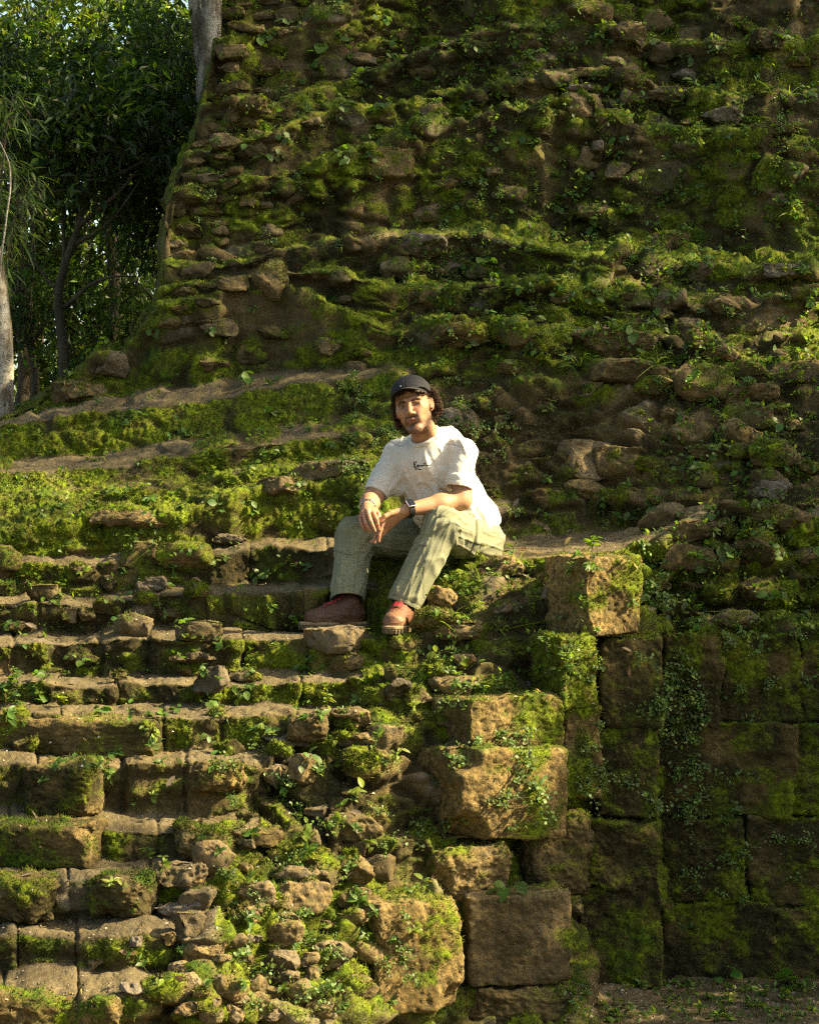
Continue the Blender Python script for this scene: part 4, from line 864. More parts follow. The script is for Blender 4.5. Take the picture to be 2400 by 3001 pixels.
# ------------------------------------------------------------------ the seated man: distance fields grown into one smooth surface per piece
class Field:
    def __init__(s, lo, hi, h):
        s.h = h; s.lo = np.array(lo, float); s.n = np.ceil((np.array(hi) - s.lo) / h).astype(int) + 1
        s.D = np.full(s.n, 9., f32)
    def box(s, lo, hi):
        a = np.clip(np.floor((np.array(lo) - s.lo) / s.h).astype(int), 0, s.n - 1); b = np.clip(np.ceil((np.array(hi) - s.lo) / s.h).astype(int) + 1, 1, s.n)
        sl = tuple(slice(i, j) for i, j in zip(a, b))
        g = np.meshgrid(*[(s.lo[k] + s.h * np.arange(a[k], b[k])).astype(f32) for k in range(3)], indexing='ij')
        return sl, g
    def put(s, lo, hi, fn, k=.01, op='add'):
        m = 2 * k + 4 * s.h; sl, g = s.box(np.array(lo) - m, np.array(hi) + m)
        if 0 in g[0].shape: return s
        d = fn(*g).astype(f32); D = s.D[sl]
        if op == 'sub': D = -D
        if k > 0:
            hh = np.clip(.5 + .5 * (D - d) / k, 0, 1); r = D + (d - D) * hh - k * hh * (1 - hh)
        else: r = np.minimum(D, d)
        s.D[sl] = -r if op == 'sub' else r
        return s
    def cone(s, a, b, ra, rb, k=.01, op='add', flat=None):
        """round cone a->b; flat=(axis, factor) squeezes it across an axis"""
        a = np.array(a, float); b = np.array(b, float); ab = b - a; L2 = ab @ ab + 1e-12; R = max(ra, rb)
        def fn(x, y, z):
            px, py, pz = x - a[0], y - a[1], z - a[2]; t = np.clip((px * ab[0] + py * ab[1] + pz * ab[2]) / L2, 0, 1)
            qx, qy, qz = px - t * ab[0], py - t * ab[1], pz - t * ab[2]
            if flat is not None:
                ax, f = flat; d = qx * ax[0] + qy * ax[1] + qz * ax[2]; e = d * (1 / f - 1); qx = qx + ax[0] * e; qy = qy + ax[1] * e; qz = qz + ax[2] * e
            return np.sqrt(qx * qx + qy * qy + qz * qz) - (ra + (rb - ra) * t)
        return s.put(np.minimum(a, b) - R, np.maximum(a, b) + R, fn, k, op)
    def ell(s, c, r, R=None, k=.01, op='add'):
        c = np.array(c, float); r = np.array(r, float); R = np.eye(3) if R is None else np.array(R); m = r.max()
        def fn(x, y, z):
            p = np.stack([x - c[0], y - c[1], z - c[2]], -1) @ R; n = np.linalg.norm(p / r, axis=-1); g = np.linalg.norm(p / (r * r), axis=-1)
            return n * (n - 1) / (g + 1e-9)
        return s.put(c - m, c + m, fn, k, op)
    def cut(s, c, n, rad):
        """remove what lies on the +n side of a plane, within rad of c"""
        c = np.array(c, float); n = np.array(n, float); n /= np.linalg.norm(n); sl, g = s.box(c - rad, c + rad)
        d = (g[0] - c[0]) * n[0] + (g[1] - c[1]) * n[1] + (g[2] - c[2]) * n[2]; rr = np.sqrt(sum((g[k] - c[k]) ** 2 for k in range(3)))
        s.D[sl] = np.where(rr < rad, np.maximum(s.D[sl], d), s.D[sl]); return s
    def surface(s, smooth=2):
        D = s.D; ins = D < 0; nx, ny, nz = D.shape
        c = np.zeros((nx - 1, ny - 1, nz - 1), np.int8)
        for i in (0, 1):
            for j in (0, 1):
                for k in (0, 1): c += ins[i:nx - 1 + i, j:ny - 1 + j, k:nz - 1 + k]
        I = np.argwhere((c > 0) & (c < 8)); idx = np.full(c.shape, -1, np.int64); idx[tuple(I.T)] = np.arange(len(I))
        acc = np.zeros((len(I), 3)); cnt = np.zeros(len(I))
        corners = [(i, j, k) for i in (0, 1) for j in (0, 1) for k in (0, 1)]
        for a in corners:
            for ax in range(3):
                if a[ax]: continue
                b = list(a); b[ax] = 1
                da = D[tuple((I + a).T)]; db = D[tuple((I + b).T)]; m = (da < 0) != (db < 0)
                t = np.where(m, da / (da - db + 1e-12), 0)[:, None]
                p = np.array(a) + t * (np.array(b) - np.array(a)); acc += np.where(m[:, None], p, 0); cnt += m
        V = s.lo + s.h * (I + acc / cnt[:, None]); Q = []
        for ax in range(3):
            sl0 = [slice(None)] * 3; sl1 = [slice(None)] * 3; sl0[ax] = slice(0, -1); sl1[ax] = slice(1, None)
            A = ins[tuple(sl0)]; B = ins[tuple(sl1)]; E = np.argwhere(A != B); u, v = (ax + 1) % 3, (ax + 2) % 3
            E = E[(E[:, u] > 0) & (E[:, v] > 0) & (E[:, u] < D.shape[u] - 1) & (E[:, v] < D.shape[v] - 1)]
            q = []
            for du, dv in ((0, 0), (1, 0), (1, 1), (0, 1)):
                e = E.copy(); e[:, u] -= du; e[:, v] -= dv; q.append(idx[tuple(e.T)])
            q = np.stack(q, 1); fl = A[tuple(E.T)]; q = np.where(fl[:, None], q, q[:, ::-1]); Q.append(q)
        Q = np.concatenate(Q); Q = Q[(Q >= 0).all(1)]
        for _ in range(smooth):
            S = np.zeros_like(V); n = np.zeros(len(V))
            for a, b in ((0, 1), (1, 2), (2, 3), (3, 0)):
                np.add.at(S, Q[:, a], V[Q[:, b]]); np.add.at(S, Q[:, b], V[Q[:, a]]); np.add.at(n, Q[:, a], 1); np.add.at(n, Q[:, b], 1)
            V = .5 * V + .5 * S / n[:, None]
        return V, Q
def unit(v): v = np.array(v, float); return v / np.linalg.norm(v)

# joints, read off the photograph at the depths a sitting body needs
J = dict(pelvis=P(1378, 1578, .31), hipL=P(1398, 1590, .25), hipR=P(1302, 1592, .37), kneeL=P(1294, 1543, -.14), kneeR=P(1040, 1568, .13),
         ankL=P(1188, 1776, -.18), ankR=P(1026, 1776, .01), belly=P(1318, 1490, .24), chest=P(1272, 1385, .13), neck=P(1258, 1300, .06),
         shL=P(1362, 1325, -.01), shR=P(1168, 1336, .17), elL=P(1352, 1466, -.05), wrL=P(1192, 1494, -.165), elR=P(1090, 1466, .06), wrR=P(1077, 1488, -.12))
HC = P(1211, 1189, -.05)
ro, ya, pi_ = math.radians(13), math.radians(11), math.radians(-1)
hU = unit([-math.sin(ro), 0.02, math.cos(ro)]); hF = unit(np.array([-math.sin(ya), -math.cos(ya), -.04])); hF = unit(hF - hU * (hF @ hU)); hX = np.cross(hF, hU) * 1.0
if hX[0] < 0: hX = -hX
HM = np.stack([hX, hF, hU], 1)                                   # head axes: picture right, face forward, up
def H(x, f, u): return HC + HM @ np.array([x, f, u])

man = empty('person', 'man in a white t-shirt, green trousers, dark cap and brown boots sitting on the steps', 'person', tuple(P(1200, 1855, 0.0)))
# ---- body
B = Field((-.42, -.42, 1.50), (.50, .50, 2.62), .0031)
B.cone(J['pelvis'], J['belly'], .095, .10, .03); B.cone(J['belly'], J['chest'], .10, .10, .03); B.cone(J['chest'], J['neck'], .085, .05, .04)
B.cone(J['shL'], J['shR'], .046, .05, .04)
B.cone(J['hipL'], J['kneeL'], .075, .052, .02); B.cone(J['kneeL'], J['ankL'], .05, .036, .02); B.cone(J['hipR'], J['kneeR'], .075, .052, .02); B.cone(J['kneeR'], J['ankR'], .05, .036, .02)
B.cone(J['shL'], J['elL'], .042, .043, .02); B.cone(J['shR'], J['elR'], .043, .042, .02)
m_ = .62 * J['elL'] + .38 * J['wrL']; B.cone(J['elL'], m_, .041, .043, .02); B.cone(m_, J['wrL'], .042, .0265, .02)
m_ = .6 * J['elR'] + .4 * J['wrR']; B.cone(J['elR'], m_, .041, .043, .02); B.cone(m_, J['wrR'], .042, .027, .02)
# neck and head
B.cone(H(0, -.022, -.055), J['neck'] + np.array([0, -.005, .0]), .055, .060, .02)
B.cone(H(.03, .0, -.09), J['neck'] + np.array([.03, -.05, .0]), .022, .016, .02)
B.ell(H(0, -.012, .040), (.075, .094, .083), HM, .01)
B.ell(H(0, .030, -.022), (.064, .062, .082), HM, .02)
for sx in (-1, 1):
    B.cone(H(.047 * sx, .004, -.054), H(.017 * sx, .070, -.104), .019, .017, .024)
    B.cone(H(.040 * sx, .060, -.016), H(.052 * sx, .035, -.012), .022, .02, .02)
    B.cone(H(.012 * sx, .089, .024), H(.045 * sx, .072, .022), .010, .010, .012)
    B.cone(H(.028 * sx, .074, -.040), H(.024 * sx, .080, -.062), .016, .014, .02)
B.ell(H(0, .078, -.106), (.020, .018, .017), HM, .018)
for sx in (-1, 1): B.ell(H(.032 * sx, .096, .000), (.017, .016, .0115), HM, .010, 'sub')
B.cone(H(0, .088, .010), H(0, .112, -.030), .0085, .0115, .010); B.ell(H(0, .1145, -.033), (.0115, .011, .0095), HM, .006)
for sx in (-1, 1): B.ell(H(.0125 * sx, .102, -.037), (.0085, .010, .007), HM, .006)
for sx in (-1, 1): B.ell(H(.006 * sx, .110, -.0425), (.0035, .005, .003), HM, .003, 'sub')
B.cone(H(-.022, .083, -.064), H(0, .0925, -.0605), .0042, .0056, .006); B.cone(H(.024, .082, -.060), H(0, .0925, -.0605), .0042, .0056, .006)
B.cone(H(-.016, .0845, -.0725), H(.016, .0845, -.071), .0062, .0062, .007)
B.cone(H(-.027, .0875, -.0675), H(.028, .0865, -.0635), .0016, .0016, .003, 'sub')
for sx in (-1, 1):                                                # lids
    for a_, b_, z_, rr in ((.018, .032, .0075, .0050), (.032, .046, .0062, .0050)): B.cone(H(a_ * sx, .0855 if a_ < .03 else .087, .0065), H(b_ * sx, .0875 if b_ < .04 else .080, z_ - .002), rr, rr, .003)
    B.cone(H(.019 * sx, .084, -.0072), H(.045 * sx, .079, -.0058), .0038, .0034, .004)
    e = H(.077 * sx, -.006, -.006); R_ = HM @ np.array([[.9, -.43 * sx, 0], [.43 * sx, .9, 0], [0, 0, 1]])
    B.ell(e, (.0095, .019, .031), R_, .005); B.ell(e + HM @ np.array([.008 * sx, .004, .004]), (.006, .011, .018), R_, .004, 'sub'); B.ell(H(.073 * sx, .002, -.031), (.008, .011, .011), HM, .005)
# hands: palm fans, then five fingers each of three bones
def hand(wr, knuckles, pips, tips, thumb, rk=.0115, rf=(.0098, .0092, .0078)):
    for i, (kx, px_, t) in enumerate(zip(knuckles, pips, tips)):
        kx, px_, t = P(*kx), P(*px_), P(*t); sc = (1, 1, .95, .84)[i]
        B.cone(wr, kx, .0165, rk * sc, .014)
        d = .5 * (px_ + t) + unit(px_ - .5 * (kx + t)) * .004
        B.cone(kx, px_, rf[0] * sc, rf[1] * sc, .0045); B.cone(px_, d, rf[1] * sc, rf[2] * 1.05 * sc, .003); B.cone(d, t, rf[2] * 1.05 * sc, rf[2] * .9 * sc, .003)
    a, b, c = [P(*q) for q in thumb]; B.cone(.55 * wr + .45 * a, a, .016, .0125, .012); B.cone(a, b, .0118, .0108, .005); B.cone(b, c, .0108, .0088, .003)
hand(J['wrR'], [(1093, 1500, -.195), (1077, 1497, -.205), (1064, 1504, -.2), (1056, 1515, -.185)], [(1103, 1521, -.228), (1086, 1527, -.238), (1072, 1533, -.23), (1061, 1537, -.212)],
     [(1110, 1551, -.212), (1099, 1556, -.222), (1086, 1558, -.218), (1073, 1556, -.205)], [(1099, 1494, -.165), (1110, 1508, -.19), (1109, 1527, -.21)])
hand(J['wrL'], [(1126, 1524, -.185), (1131, 1533, -.17), (1136, 1541, -.155), (1140, 1548, -.14)], [(1115, 1553, -.19), (1106, 1562, -.175), (1114, 1565, -.158), (1124, 1564, -.142)],
     [(1110, 1586, -.185), (1097, 1590, -.172), (1088, 1587, -.165), (1113, 1580, -.145)], [(1146, 1504, -.195), (1128, 1513, -.21), (1117, 1527, -.212)])
V, Q = B.surface(1); del B
hl = (V - HC) @ HM                                                # where each point lies in the head's own axes
skin = np.array([.40, .215, .120]); col = np.tile(skin, (len(V), 1)) * (1 + .10 * fbm(V * 40, 3, 130)[:, None] + .05 * vnoise(V * 160, 133)[:, None])
headm = (np.abs(hl[:, 0]) < .1) & (hl[:, 2] > -.16) & (hl[:, 2] < .14)
def paint(mask, c, a):
    global col; a_ = (np.clip(mask, 0, 1) * a)[:, None]; col = col * (1 - a_) + np.array(c) * a_
x, f, u = hl.T; nz = fbm(V * 90, 2, 140); nz2 = vnoise(V * 300, 141)
g2 = lambda cx, cu, sx, su: np.exp(-((x - cx) / sx) ** 2 - ((u - cu) / su) ** 2) * (f > .03)
paint(headm * g2(-.04, -.035, .02, .018), (.50, .20, .13), .35); paint(headm * g2(.04, -.035, .02, .018), (.50, .20, .13), .35); paint(headm * g2(0, -.03, .014, .014), (.50, .21, .14), .35)
jaw = headm * sst(-.058, -.082, u) * sst(-.03, .02, f) * sst(-.15, -.128, u) + headm * sst(.048, .06, np.abs(x)) * sst(-.035, -.06, u) * (f > -.02) * .8
paint(jaw * (.80 + .5 * nz + .35 * nz2), (.045, .028, .018), .82)
paint(headm * (f > .05) * sst(.033, .026, np.abs(x)) * sst(-.0445, -.049, u) * sst(-.060, -.056, u + .02 * 0) * (.95 + .3 * nz2), (.028, .017, .012), .92)
paint(headm * (f > .05) * g2(-.029, -.064, .006, .012), (.04, .025, .016), .8); paint(headm * (f > .05) * g2(.031, -.061, .006, .012), (.04, .025, .016), .8)
paint(headm * (f > .07) * g2(0, -.088, .011, .007), (.03, .02, .014), .85)
lip = headm * (f > .075) * sst(.027, .020, np.abs(x)); paint(lip * np.exp(-((u + .066 - .05 * x) / .0085) ** 2), (.36, .13, .105), .75)
paint(lip * np.exp(-((u + .0668 - .05 * x) / .0020) ** 2), (.06, .02, .018), .9)
for sx in (-1, 1):
    xx = x * sx; arc = .0150 + .0055 * sst(.010, .032, xx) - .009 * sst(.034, .054, xx)
    paint(headm * (f > .04) * sst(.010, .016, xx) * sst(.056, .046, xx) * np.exp(-((u - arc) / .0068) ** 4) * (1 + .3 * nz2), (.014, .008, .006), .97)
    paint(headm * (f > .04) * np.exp(-((xx - .032) / .019) ** 2 - ((u - .002) / .010) ** 2), (.22, .11, .07), .35)  # shade of the hooded eye sockets painted into the skin
    paint(headm * (f > .04) * sst(.016, .02, xx) * sst(.049, .045, xx) * np.exp(-((u - .0082 + 18 * (xx - .032) ** 2) / .0022) ** 2), (.012, .008, .006), 1.)
    paint(headm * (f > .04) * sst(.016, .02, xx) * sst(.049, .045, xx) * np.exp(-((u + .0085) / .0018) ** 2), (.05, .025, .018), .8)
paint(headm * sst(.052, .066, u + .22 * np.abs(x) + .012 * nz), (.03, .02, .014), .85)
hands_ = np.exp(-(np.minimum(np.linalg.norm(V - P(1085, 1530, -.21), axis=1), np.linalg.norm(V - P(1112, 1560, -.18), axis=1)) / .06) ** 4); paint(hands_, (.46, .205, .135), .5)
arm = (1 - headm) * sst(1.97, 2.0, V[:, 2]); paint(arm * sst(.15, .5, vnoise(V * np.array([260, 260, 90]), 150)), (.20, .11, .06), .35)
M_SKIN, nt_, b_ = newmat('skin'); nt_.links.new(attr(nt_, 'col').outputs['Color'], b_.inputs['Base Color']); b_.inputs['Roughness'].default_value = .52; b_.inputs['Specular IOR Level'].default_value = .35
b_.inputs['Subsurface Weight'].default_value = .12; b_.inputs['Subsurface Radius'].default_value = (.012, .005, .003); b_.inputs['Subsurface Scale'].default_value = .5
geo_ = N(nt_, 'ShaderNodeNewGeometry'); n_ = noise_n(nt_, 350, 3, .6, geo_.outputs['Position']); bp_ = N(nt_, 'ShaderNodeBump'); bp_.inputs['Distance'].default_value = .0012; bp_.inputs['Strength'].default_value = .6
nt_.links.new(n_.outputs[0], bp_.inputs['Height']); nt_.links.new(bp_.outputs[0], b_.inputs['Normal'])
body = child('body', mesh_from('body', V, Q, {'col': col.clip(.005, 1)}, True, [M_SKIN]), man)
# eyes
M_EYE = col_material('eye', .08, spec=.5)
for sx in (-1, 1):
    Ve, Fe = ICO[4]; c = H(.032 * sx, .0728, -.0005); look = unit(np.array([0, CAMY, EYE]) - c); d = Ve @ look
    cc = np.tile([.42, .38, .34], (len(Ve), 1)); cc[d > .84] = (.045, .022, .010); cc[d > .965] = (.004, .004, .004)
    child('eye', mesh_from('eye', c + Ve * .0122, Fe, {'col': cc}, True, [M_EYE]), man)
# ---- cap with its visor
M_CAP = col_material('cap_cloth', .85, 900, .0006)
Vc, Fc = ICO[5]; hc = Vc.copy(); r_ = np.array([.0895, .111, .090]); v = hc * r_ + np.array([0, -.012, .046])
th = np.arctan2(hc[:, 0], hc[:, 1]); seam = np.exp(-(((th / (np.pi / 3) + .0) - np.round(th / (np.pi / 3))) / .03) ** 2)
v = v * 1 - hc * (seam * .0012)[:, None]
low = .068 - .034 * sst(.075, -.02, v[:, 1]); v[:, 2] = np.maximum(v[:, 2], low)
cap_c = np.array([.022, .022, .026]) * (1 + .15 * fbm(v * 120, 2, 160)[:, None]) * (1 - .35 * seam[:, None])
cap = child('cap', mesh_from('cap', HC + v @ HM.T, Fc, {'col': cap_c}, True, [M_CAP]), man)
na, nr_ = 40, 10; aa, tt = np.meshgrid(np.linspace(-1.12, 1.12, na), np.linspace(0, 1, nr_), indexing='ij')
bx = np.sin(aa) * .0865; bf = np.cos(aa) * .104 - .012; ext = .070 * np.cos(aa * 1.30).clip(0) ** .55
def vis(off): return np.stack([bx * (1 + .02 * tt), bf + ext * tt, .0775 - .036 * (aa / 1.12) ** 2 - .006 * tt - off], -1).reshape(-1, 3)
vv = np.concatenate([vis(0), vis(.0045)]); i, j = np.meshgrid(np.arange(na - 1), np.arange(nr_ - 1), indexing='ij'); a = i * nr_ + j; q = np.stack([a, a + 1, a + nr_ + 1, a + nr_], -1).reshape(-1, 4); o = na * nr_
e = np.arange(na - 1) * nr_ + nr_ - 1; rim = np.stack([e, e + o, e + nr_ + o, e + nr_], 1)
vm = mesh_from('visor', HC + vv @ HM.T, np.concatenate([q, q[:, ::-1] + o, rim]), {'col': np.tile([.028, .026, .026], (len(vv), 1)) * (1 + .12 * fbm(vv * 200, 2, 161)[:, None])}, True, [M_CAP])
vo = child('visor', vm, cap); vo.matrix_parent_inverse = Matrix.Identity(4); vo.parent = cap
bm_ = MB(); q = H(-.022, .088, .088); V_, Q_, T_ = tube([q, q + hX * .006], .0022, 6); bm_.add(V_, Q_, T_, col=(.7, .72, .8)); em = child('emblem', bm_.mesh('emblem', M_CAP), cap); em.matrix_parent_inverse = Matrix.Identity(4)
# ---- curls
M_HAIR = col_material('hair', .75, spec=.15); hb = MB(); r = np.random.default_rng(31)
def curl(c, ax, rad, turns, th, n=16):
    t = np.linspace(0, 1, n); ax = unit(ax); s = unit(np.cross(ax, r.normal(0, 1, 3))); w2 = np.cross(ax, s); ph = r.uniform(0, 6.3)
    pts = c + np.outer(t * rad * 2.6 * turns * .5, ax) + rad * (np.cos(ph + t * turns * 6.28)[:, None] * s + np.sin(ph + t * turns * 6.28)[:, None] * w2)
    V_, Q_, T_ = tube(pts, th * (1 - .5 * t), 5); hb.add(V_, Q_, T_, col=np.array([.042, .024, .015]) * r.uniform(.5, 2.2))
for k in range(800):
    side = r.choice([-1, 1, 1, 0], p=[.25, .3, .25, .2])
    if side == 1: c = H(r.uniform(.066, .104), r.uniform(-.085, .002), r.uniform(-.052, .050)); 
    elif side == -1: c = H(r.uniform(-.090, -.066), r.uniform(-.07, .006), r.uniform(-.066, .030))
    else: c = H(r.uniform(-.07, .09), r.uniform(-.125, -.07), r.uniform(-.085, .04))
    l = (c - HC) @ HM
    if side == 1 and l[1] > -.036 and l[2] < .030: continue
    curl(c, HM @ np.array([.3 * np.sign(l[0]), r.normal(0, .5), -1.0 + r.normal(0, .5)]), r.uniform(.005, .011), r.uniform(1, 2.2), r.uniform(.0013, .0024))
for k in range(34):                                               # fringe under the cap and sideburns
    a_ = r.uniform(-1.3, 1.3); c = H(math.sin(a_) * .078, math.cos(a_) * .092 - .010, .062 - .022 * abs(a_) + r.normal(0, .004)); 
    curl(c, HM @ np.array([r.normal(0, .5), .2, -.8]), r.uniform(.003, .006), r.uniform(.8, 1.5), .0022, 12)
Vh, Fh = ICO[4]; hv = Vh * np.array([.076, .078, .072]) + np.array([.000, -.046, -.012]); hv += Vh * (.010 * fbm(hv * 55, 2, 170))[:, None]
hb.add(HC + hv @ HM.T, None, Fh, col=(.016, .010, .007))
child('hair', hb.mesh('hair', M_HAIR), man)
st = MB(); c = H(.0765, .012, -.030); V_, Q_, T_ = tube([c, c + hX * .003 + hF * .003], .0042, 12); st.add(V_, Q_, T_, col=(.006, .006, .007)); child('ear_stud', st.mesh('ear_stud', M_EYE), man)
# ---- shirt
def limbcoord(V, a, b):
    """distance along a limb (0..1), angle round it and distance from its axis"""
    ax = b - a; L = np.linalg.norm(ax); d = ax / L; t = ((V - a) @ d) / L; s = unit(np.cross(d, [0.3, 1, .2])); w2 = np.cross(d, s); q = V - a - np.outer(t * L, d)
    return t, np.arctan2(q @ w2, q @ s), np.linalg.norm(q, axis=1), t * L
def ridge(n, w=.35): return np.exp(-(n / w) ** 2)
cufL, cufR = P(1344, 1432, -.05), P(1100, 1448, .085)
S = Field((-.32, -.25, 1.72), (.55, .62, 2.46), .0044)
S.cone(P(1262, 1350, .10), P(1300, 1450, .17), .135, .155, .05); S.cone(P(1298, 1450, .17), P(1356, 1545, .27), .15, .155, .05); S.cone(P(1322, 1480, .30), P(1374, 1548, .33), .122, .122, .05)
S.cone(J['shL'] + [-.02, .03, -.005], J['shR'], .058, .066, .05); S.cone(P(1255, 1312, .09), P(1290, 1330, .14), .085, .12, .05)
S.cone(J['neck'] + [.01, .02, -.01], P(1262, 1345, .10), .070, .12, .04)
S.cone(J['shL'] + [-.008, 0, -.004], cufL, .063, .062, .03); S.cone(J['shR'], cufR, .068, .058, .03)
S.cone(P(1160, 1380, .14), P(1165, 1432, .12), .05, .03, .04)
c0 = P(1244, 1276, .035); e1 = unit(P(1279, 1240, .03) - P(1204, 1274, .055)); e2 = unit(P(1233, 1312, -.045) - c0); e2 = unit(e2 - e1 * (e1 @ e2)); rn = np.cross(e1, e2); rn = rn if rn[2] > 0 else -rn
S.cone(c0 + e2 * .008 - rn * .06, c0 + e2 * .008, .10, .063, .03); S.cut(c0, rn, .13)
S.cut(cufL, cufL - J['shL'], .105); S.cut(cufR, cufR - J['shR'] + np.array([.02, 0, 0]), .10)
S.cone(cufL + .02 * unit(cufL - J['shL']), cufL - .02 * unit(cufL - J['shL']), .052, .044, .0, 'sub'); S.cone(cufR + .02 * unit(cufR - J['shR']), cufR - .02 * unit(cufR - J['shR']), .046, .038, .0, 'sub')
hem_n = unit(P(1420, 1640, .30) - P(1330, 1490, .24)); S.cut(P(1392, 1564, .29), hem_n, .36); S.cone(P(1412, 1515, .40), P(1440, 1592, .42), .05, .026, .02)
V, Q = S.surface(2); del S
n = tri_normals(V, Q)
tL, aL, dL, _ = limbcoord(V, J['shL'], cufL); tR, aR, dR, _ = limbcoord(V, J['shR'], cufR)
sl_ = np.maximum((dL < .10) * sst(-.1, .3, tL) * (tL < 1.2), (dR < .095) * sst(-.1, .3, tR) * (tR < 1.2))
ax_t = unit(J['neck'] - J['pelvis']); xx = V @ unit(np.cross(ax_t, [0, 1, .3])); tt = V @ ax_t
drape = ridge(fbm(np.stack([xx * 13, V[:, 1] * 9, tt * 2.6], 1), 2, 200), .15) + .6 * ridge(fbm(np.stack([xx * 24, V[:, 1] * 16, tt * 5], 1), 2, 204), .13)
pull = ridge(fbm(np.stack([tt * 17 + xx * 9, xx * 4, V[:, 1] * 5], 1), 2, 208), .16)
slv = ridge(fbm(np.stack([np.where(dL < .1, tL, tR) * 3.6 + 1.1 * np.sin(np.where(dL < .1, aL, aR)), np.where(dL < .1, aL, aR) * .8, tt * 3], 1), 2, 212), .19)
back = sst(1350, 1420, 1200 + V[:, 0] * FP / (V[:, 1] - CAMY)) * sst(2.12, 2.0, V[:, 2])
disp = (1 - sl_) * (.009 * drape + .004 * pull + back * .012 * ridge(fbm(np.stack([xx * 20, V[:, 1] * 10, tt * 7], 1), 2, 216), .2)) + sl_ * (.008 * slv) * sst(.15, .4, np.where(dL < .1, tL, tR)) * sst(1.0, .75, np.where(dL < .1, tL, tR)) + .0015 * fbm(V * 60, 2, 220)
cr = sst(.14, .09, np.linalg.norm(V - c0, axis=1)); disp *= 1 - .92 * cr
hemL = ((dL < .1) & (tL > .86)) | ((dR < .095) & (tR > .86))
V = V + n * (disp - .004)[:, None]; V = V + n * np.where(hemL, .002, 0)[:, None]
# flare the loose back hem
shirt_c = np.array([.66, .63, .565]) * (1 + .05 * fbm(V * 30, 3, 225)[:, None])
seamL = np.exp(-((tL + .02 - .10 * np.cos(aL)) / .012) ** 2) * (dL < .12) + np.exp(-((tR + .02 - .1 * np.cos(aR)) / .012) ** 2) * (dR < .12); seamH = (np.exp(-((tL - .865) / .010) ** 2) * (dL < .1) + np.exp(-((tR - .865) / .010) ** 2) * (dR < .095))
shirt_c = shirt_c * (1 - .45 * np.clip(seamL * .8 + seamH * .5, 0, 1))[:, None]; V = V - n * (.002 * np.clip(seamL + seamH, 0, 1))[:, None]
M_TEE = col_material('shirt_cotton', .92, 700, .0002, .15)
tee_me = mesh_from('t_shirt', V, Q, {'col': shirt_c}, True, [M_TEE]); tee = child('t_shirt', tee_me, man); tee['label'] = 'oversized off white t-shirt with a black script signature on the chest'
tee_bvh = BVHTree.FromPolygons([tuple(v) for v in V], [tuple(q) for q in Q])
def onto(bvh, px, py, off=.001):
    o = Vector((0, CAMY, EYE)); d = (Vector(P(px, py, 0)) - o).normalized(); h = bvh.ray_cast(o, d)
    return np.array(h[0] if h[0] is not None else P(px, py, 0)) - np.array(d) * off
def under(c, po): c.parent = po; c.matrix_parent_inverse = Matrix.Identity(4); return c
# ribbed collar ring
cen = .5 * (P(1243, 1281, .0) + P(1243, 1281, .06)); cm = MB(); an = np.linspace(0, 2 * np.pi, 49)
ring = c0 + np.outer(np.cos(an), e1) * .0625 + np.outer(np.sin(an), e2) * np.where(np.sin(an) > 0, .078, .06)[:, None]
V_, Q_, T_ = tube(ring, .0095, 10, False); cm.add(V_, Q_, col=(.64, .61, .55)); under(child('collar', cm.mesh('collar', M_TEE), man), tee).matrix_parent_inverse = Matrix.Identity(4)
z8 = lambda x, y: (1080 + x / 5.747, 1080 + y / 5.747)
ink = MB()
for stroke in ([(768, 1562), (763, 1600), (768, 1650), (785, 1690), (805, 1708)], [(806, 1556), (796, 1585), (776, 1625), (772, 1640), (800, 1668), (840, 1695), (865, 1703), (884, 1696)],
               [(838, 1622), (818, 1632), (812, 1650), (828, 1652), (842, 1632), (846, 1650), (862, 1632), (872, 1646), (884, 1630), (894, 1645), (906, 1628), (918, 1640), (935, 1626), (960, 1628), (985, 1634), (1012, 1632), (1042, 1620)], [(930, 1607), (940, 1598), (960, 1592)]):
    pts = []
    for (a0, b0), (a1, b1) in zip(stroke[:-1], stroke[1:]):
        for t in np.linspace(0, 1, 4, endpoint=False): pts.append(onto(tee_bvh, *z8(a0 + (a1 - a0) * t, b0 + (b1 - b0) * t)))
    pts.append(onto(tee_bvh, *z8(*stroke[-1]))); V_, Q_, T_ = tube(pts, .0017, 5); ink.add(V_, Q_, T_, col=(.012, .012, .013))
under(child('signature', ink.mesh('signature', M_TEE), man), tee)
# ---- trousers
T = Field((-.46, -.42, 1.44), (.56, .64, 2.10), .0046)
cfL, cfR = P(1183, 1778, -.19), P(1017, 1762, .0)
T.cone(J['hipL'], J['kneeL'], .112, .078, .04); T.cone(J['kneeL'], cfL, .077, .066, .03); T.cone(J['hipR'], J['kneeR'], .105, .080, .04); T.cone(J['kneeR'], cfR, .079, .080, .03)
T.ell(P(1382, 1582, .33), (.135, .13, .108), None, .05); T.cone(J['hipL'], J['hipR'], .105, .10, .05); T.cone(P(1340, 1545, .27), P(1380, 1580, .33), .12, .12, .05)
T.cone(.7 * J['kneeL'] + .3 * cfL, cfL + [-.004, 0, .02], .070, .071, .03)
nL = unit(cfL - J['kneeL']) + np.array([-.10, -.1, -.35]); nR = unit(cfR - J['kneeR']) + np.array([.12, -.05, 0]); T.cut(cfL, nL, .15); T.cut(cfR, nR, .15)
for c_, k_, r0 in ((cfL, J['kneeL'], .062), (cfR, J['kneeR'], .070)): d = unit(c_ - k_); T.cone(c_ + .03 * d, c_ - .06 * d, r0, r0 * .85, .0, 'sub')
V, Q = T.surface(3); del T
n = tri_normals(V, Q)
segs = [(J['hipL'], J['kneeL']), (J['kneeL'], cfL), (J['hipR'], J['kneeR']), (J['kneeR'], cfR)]
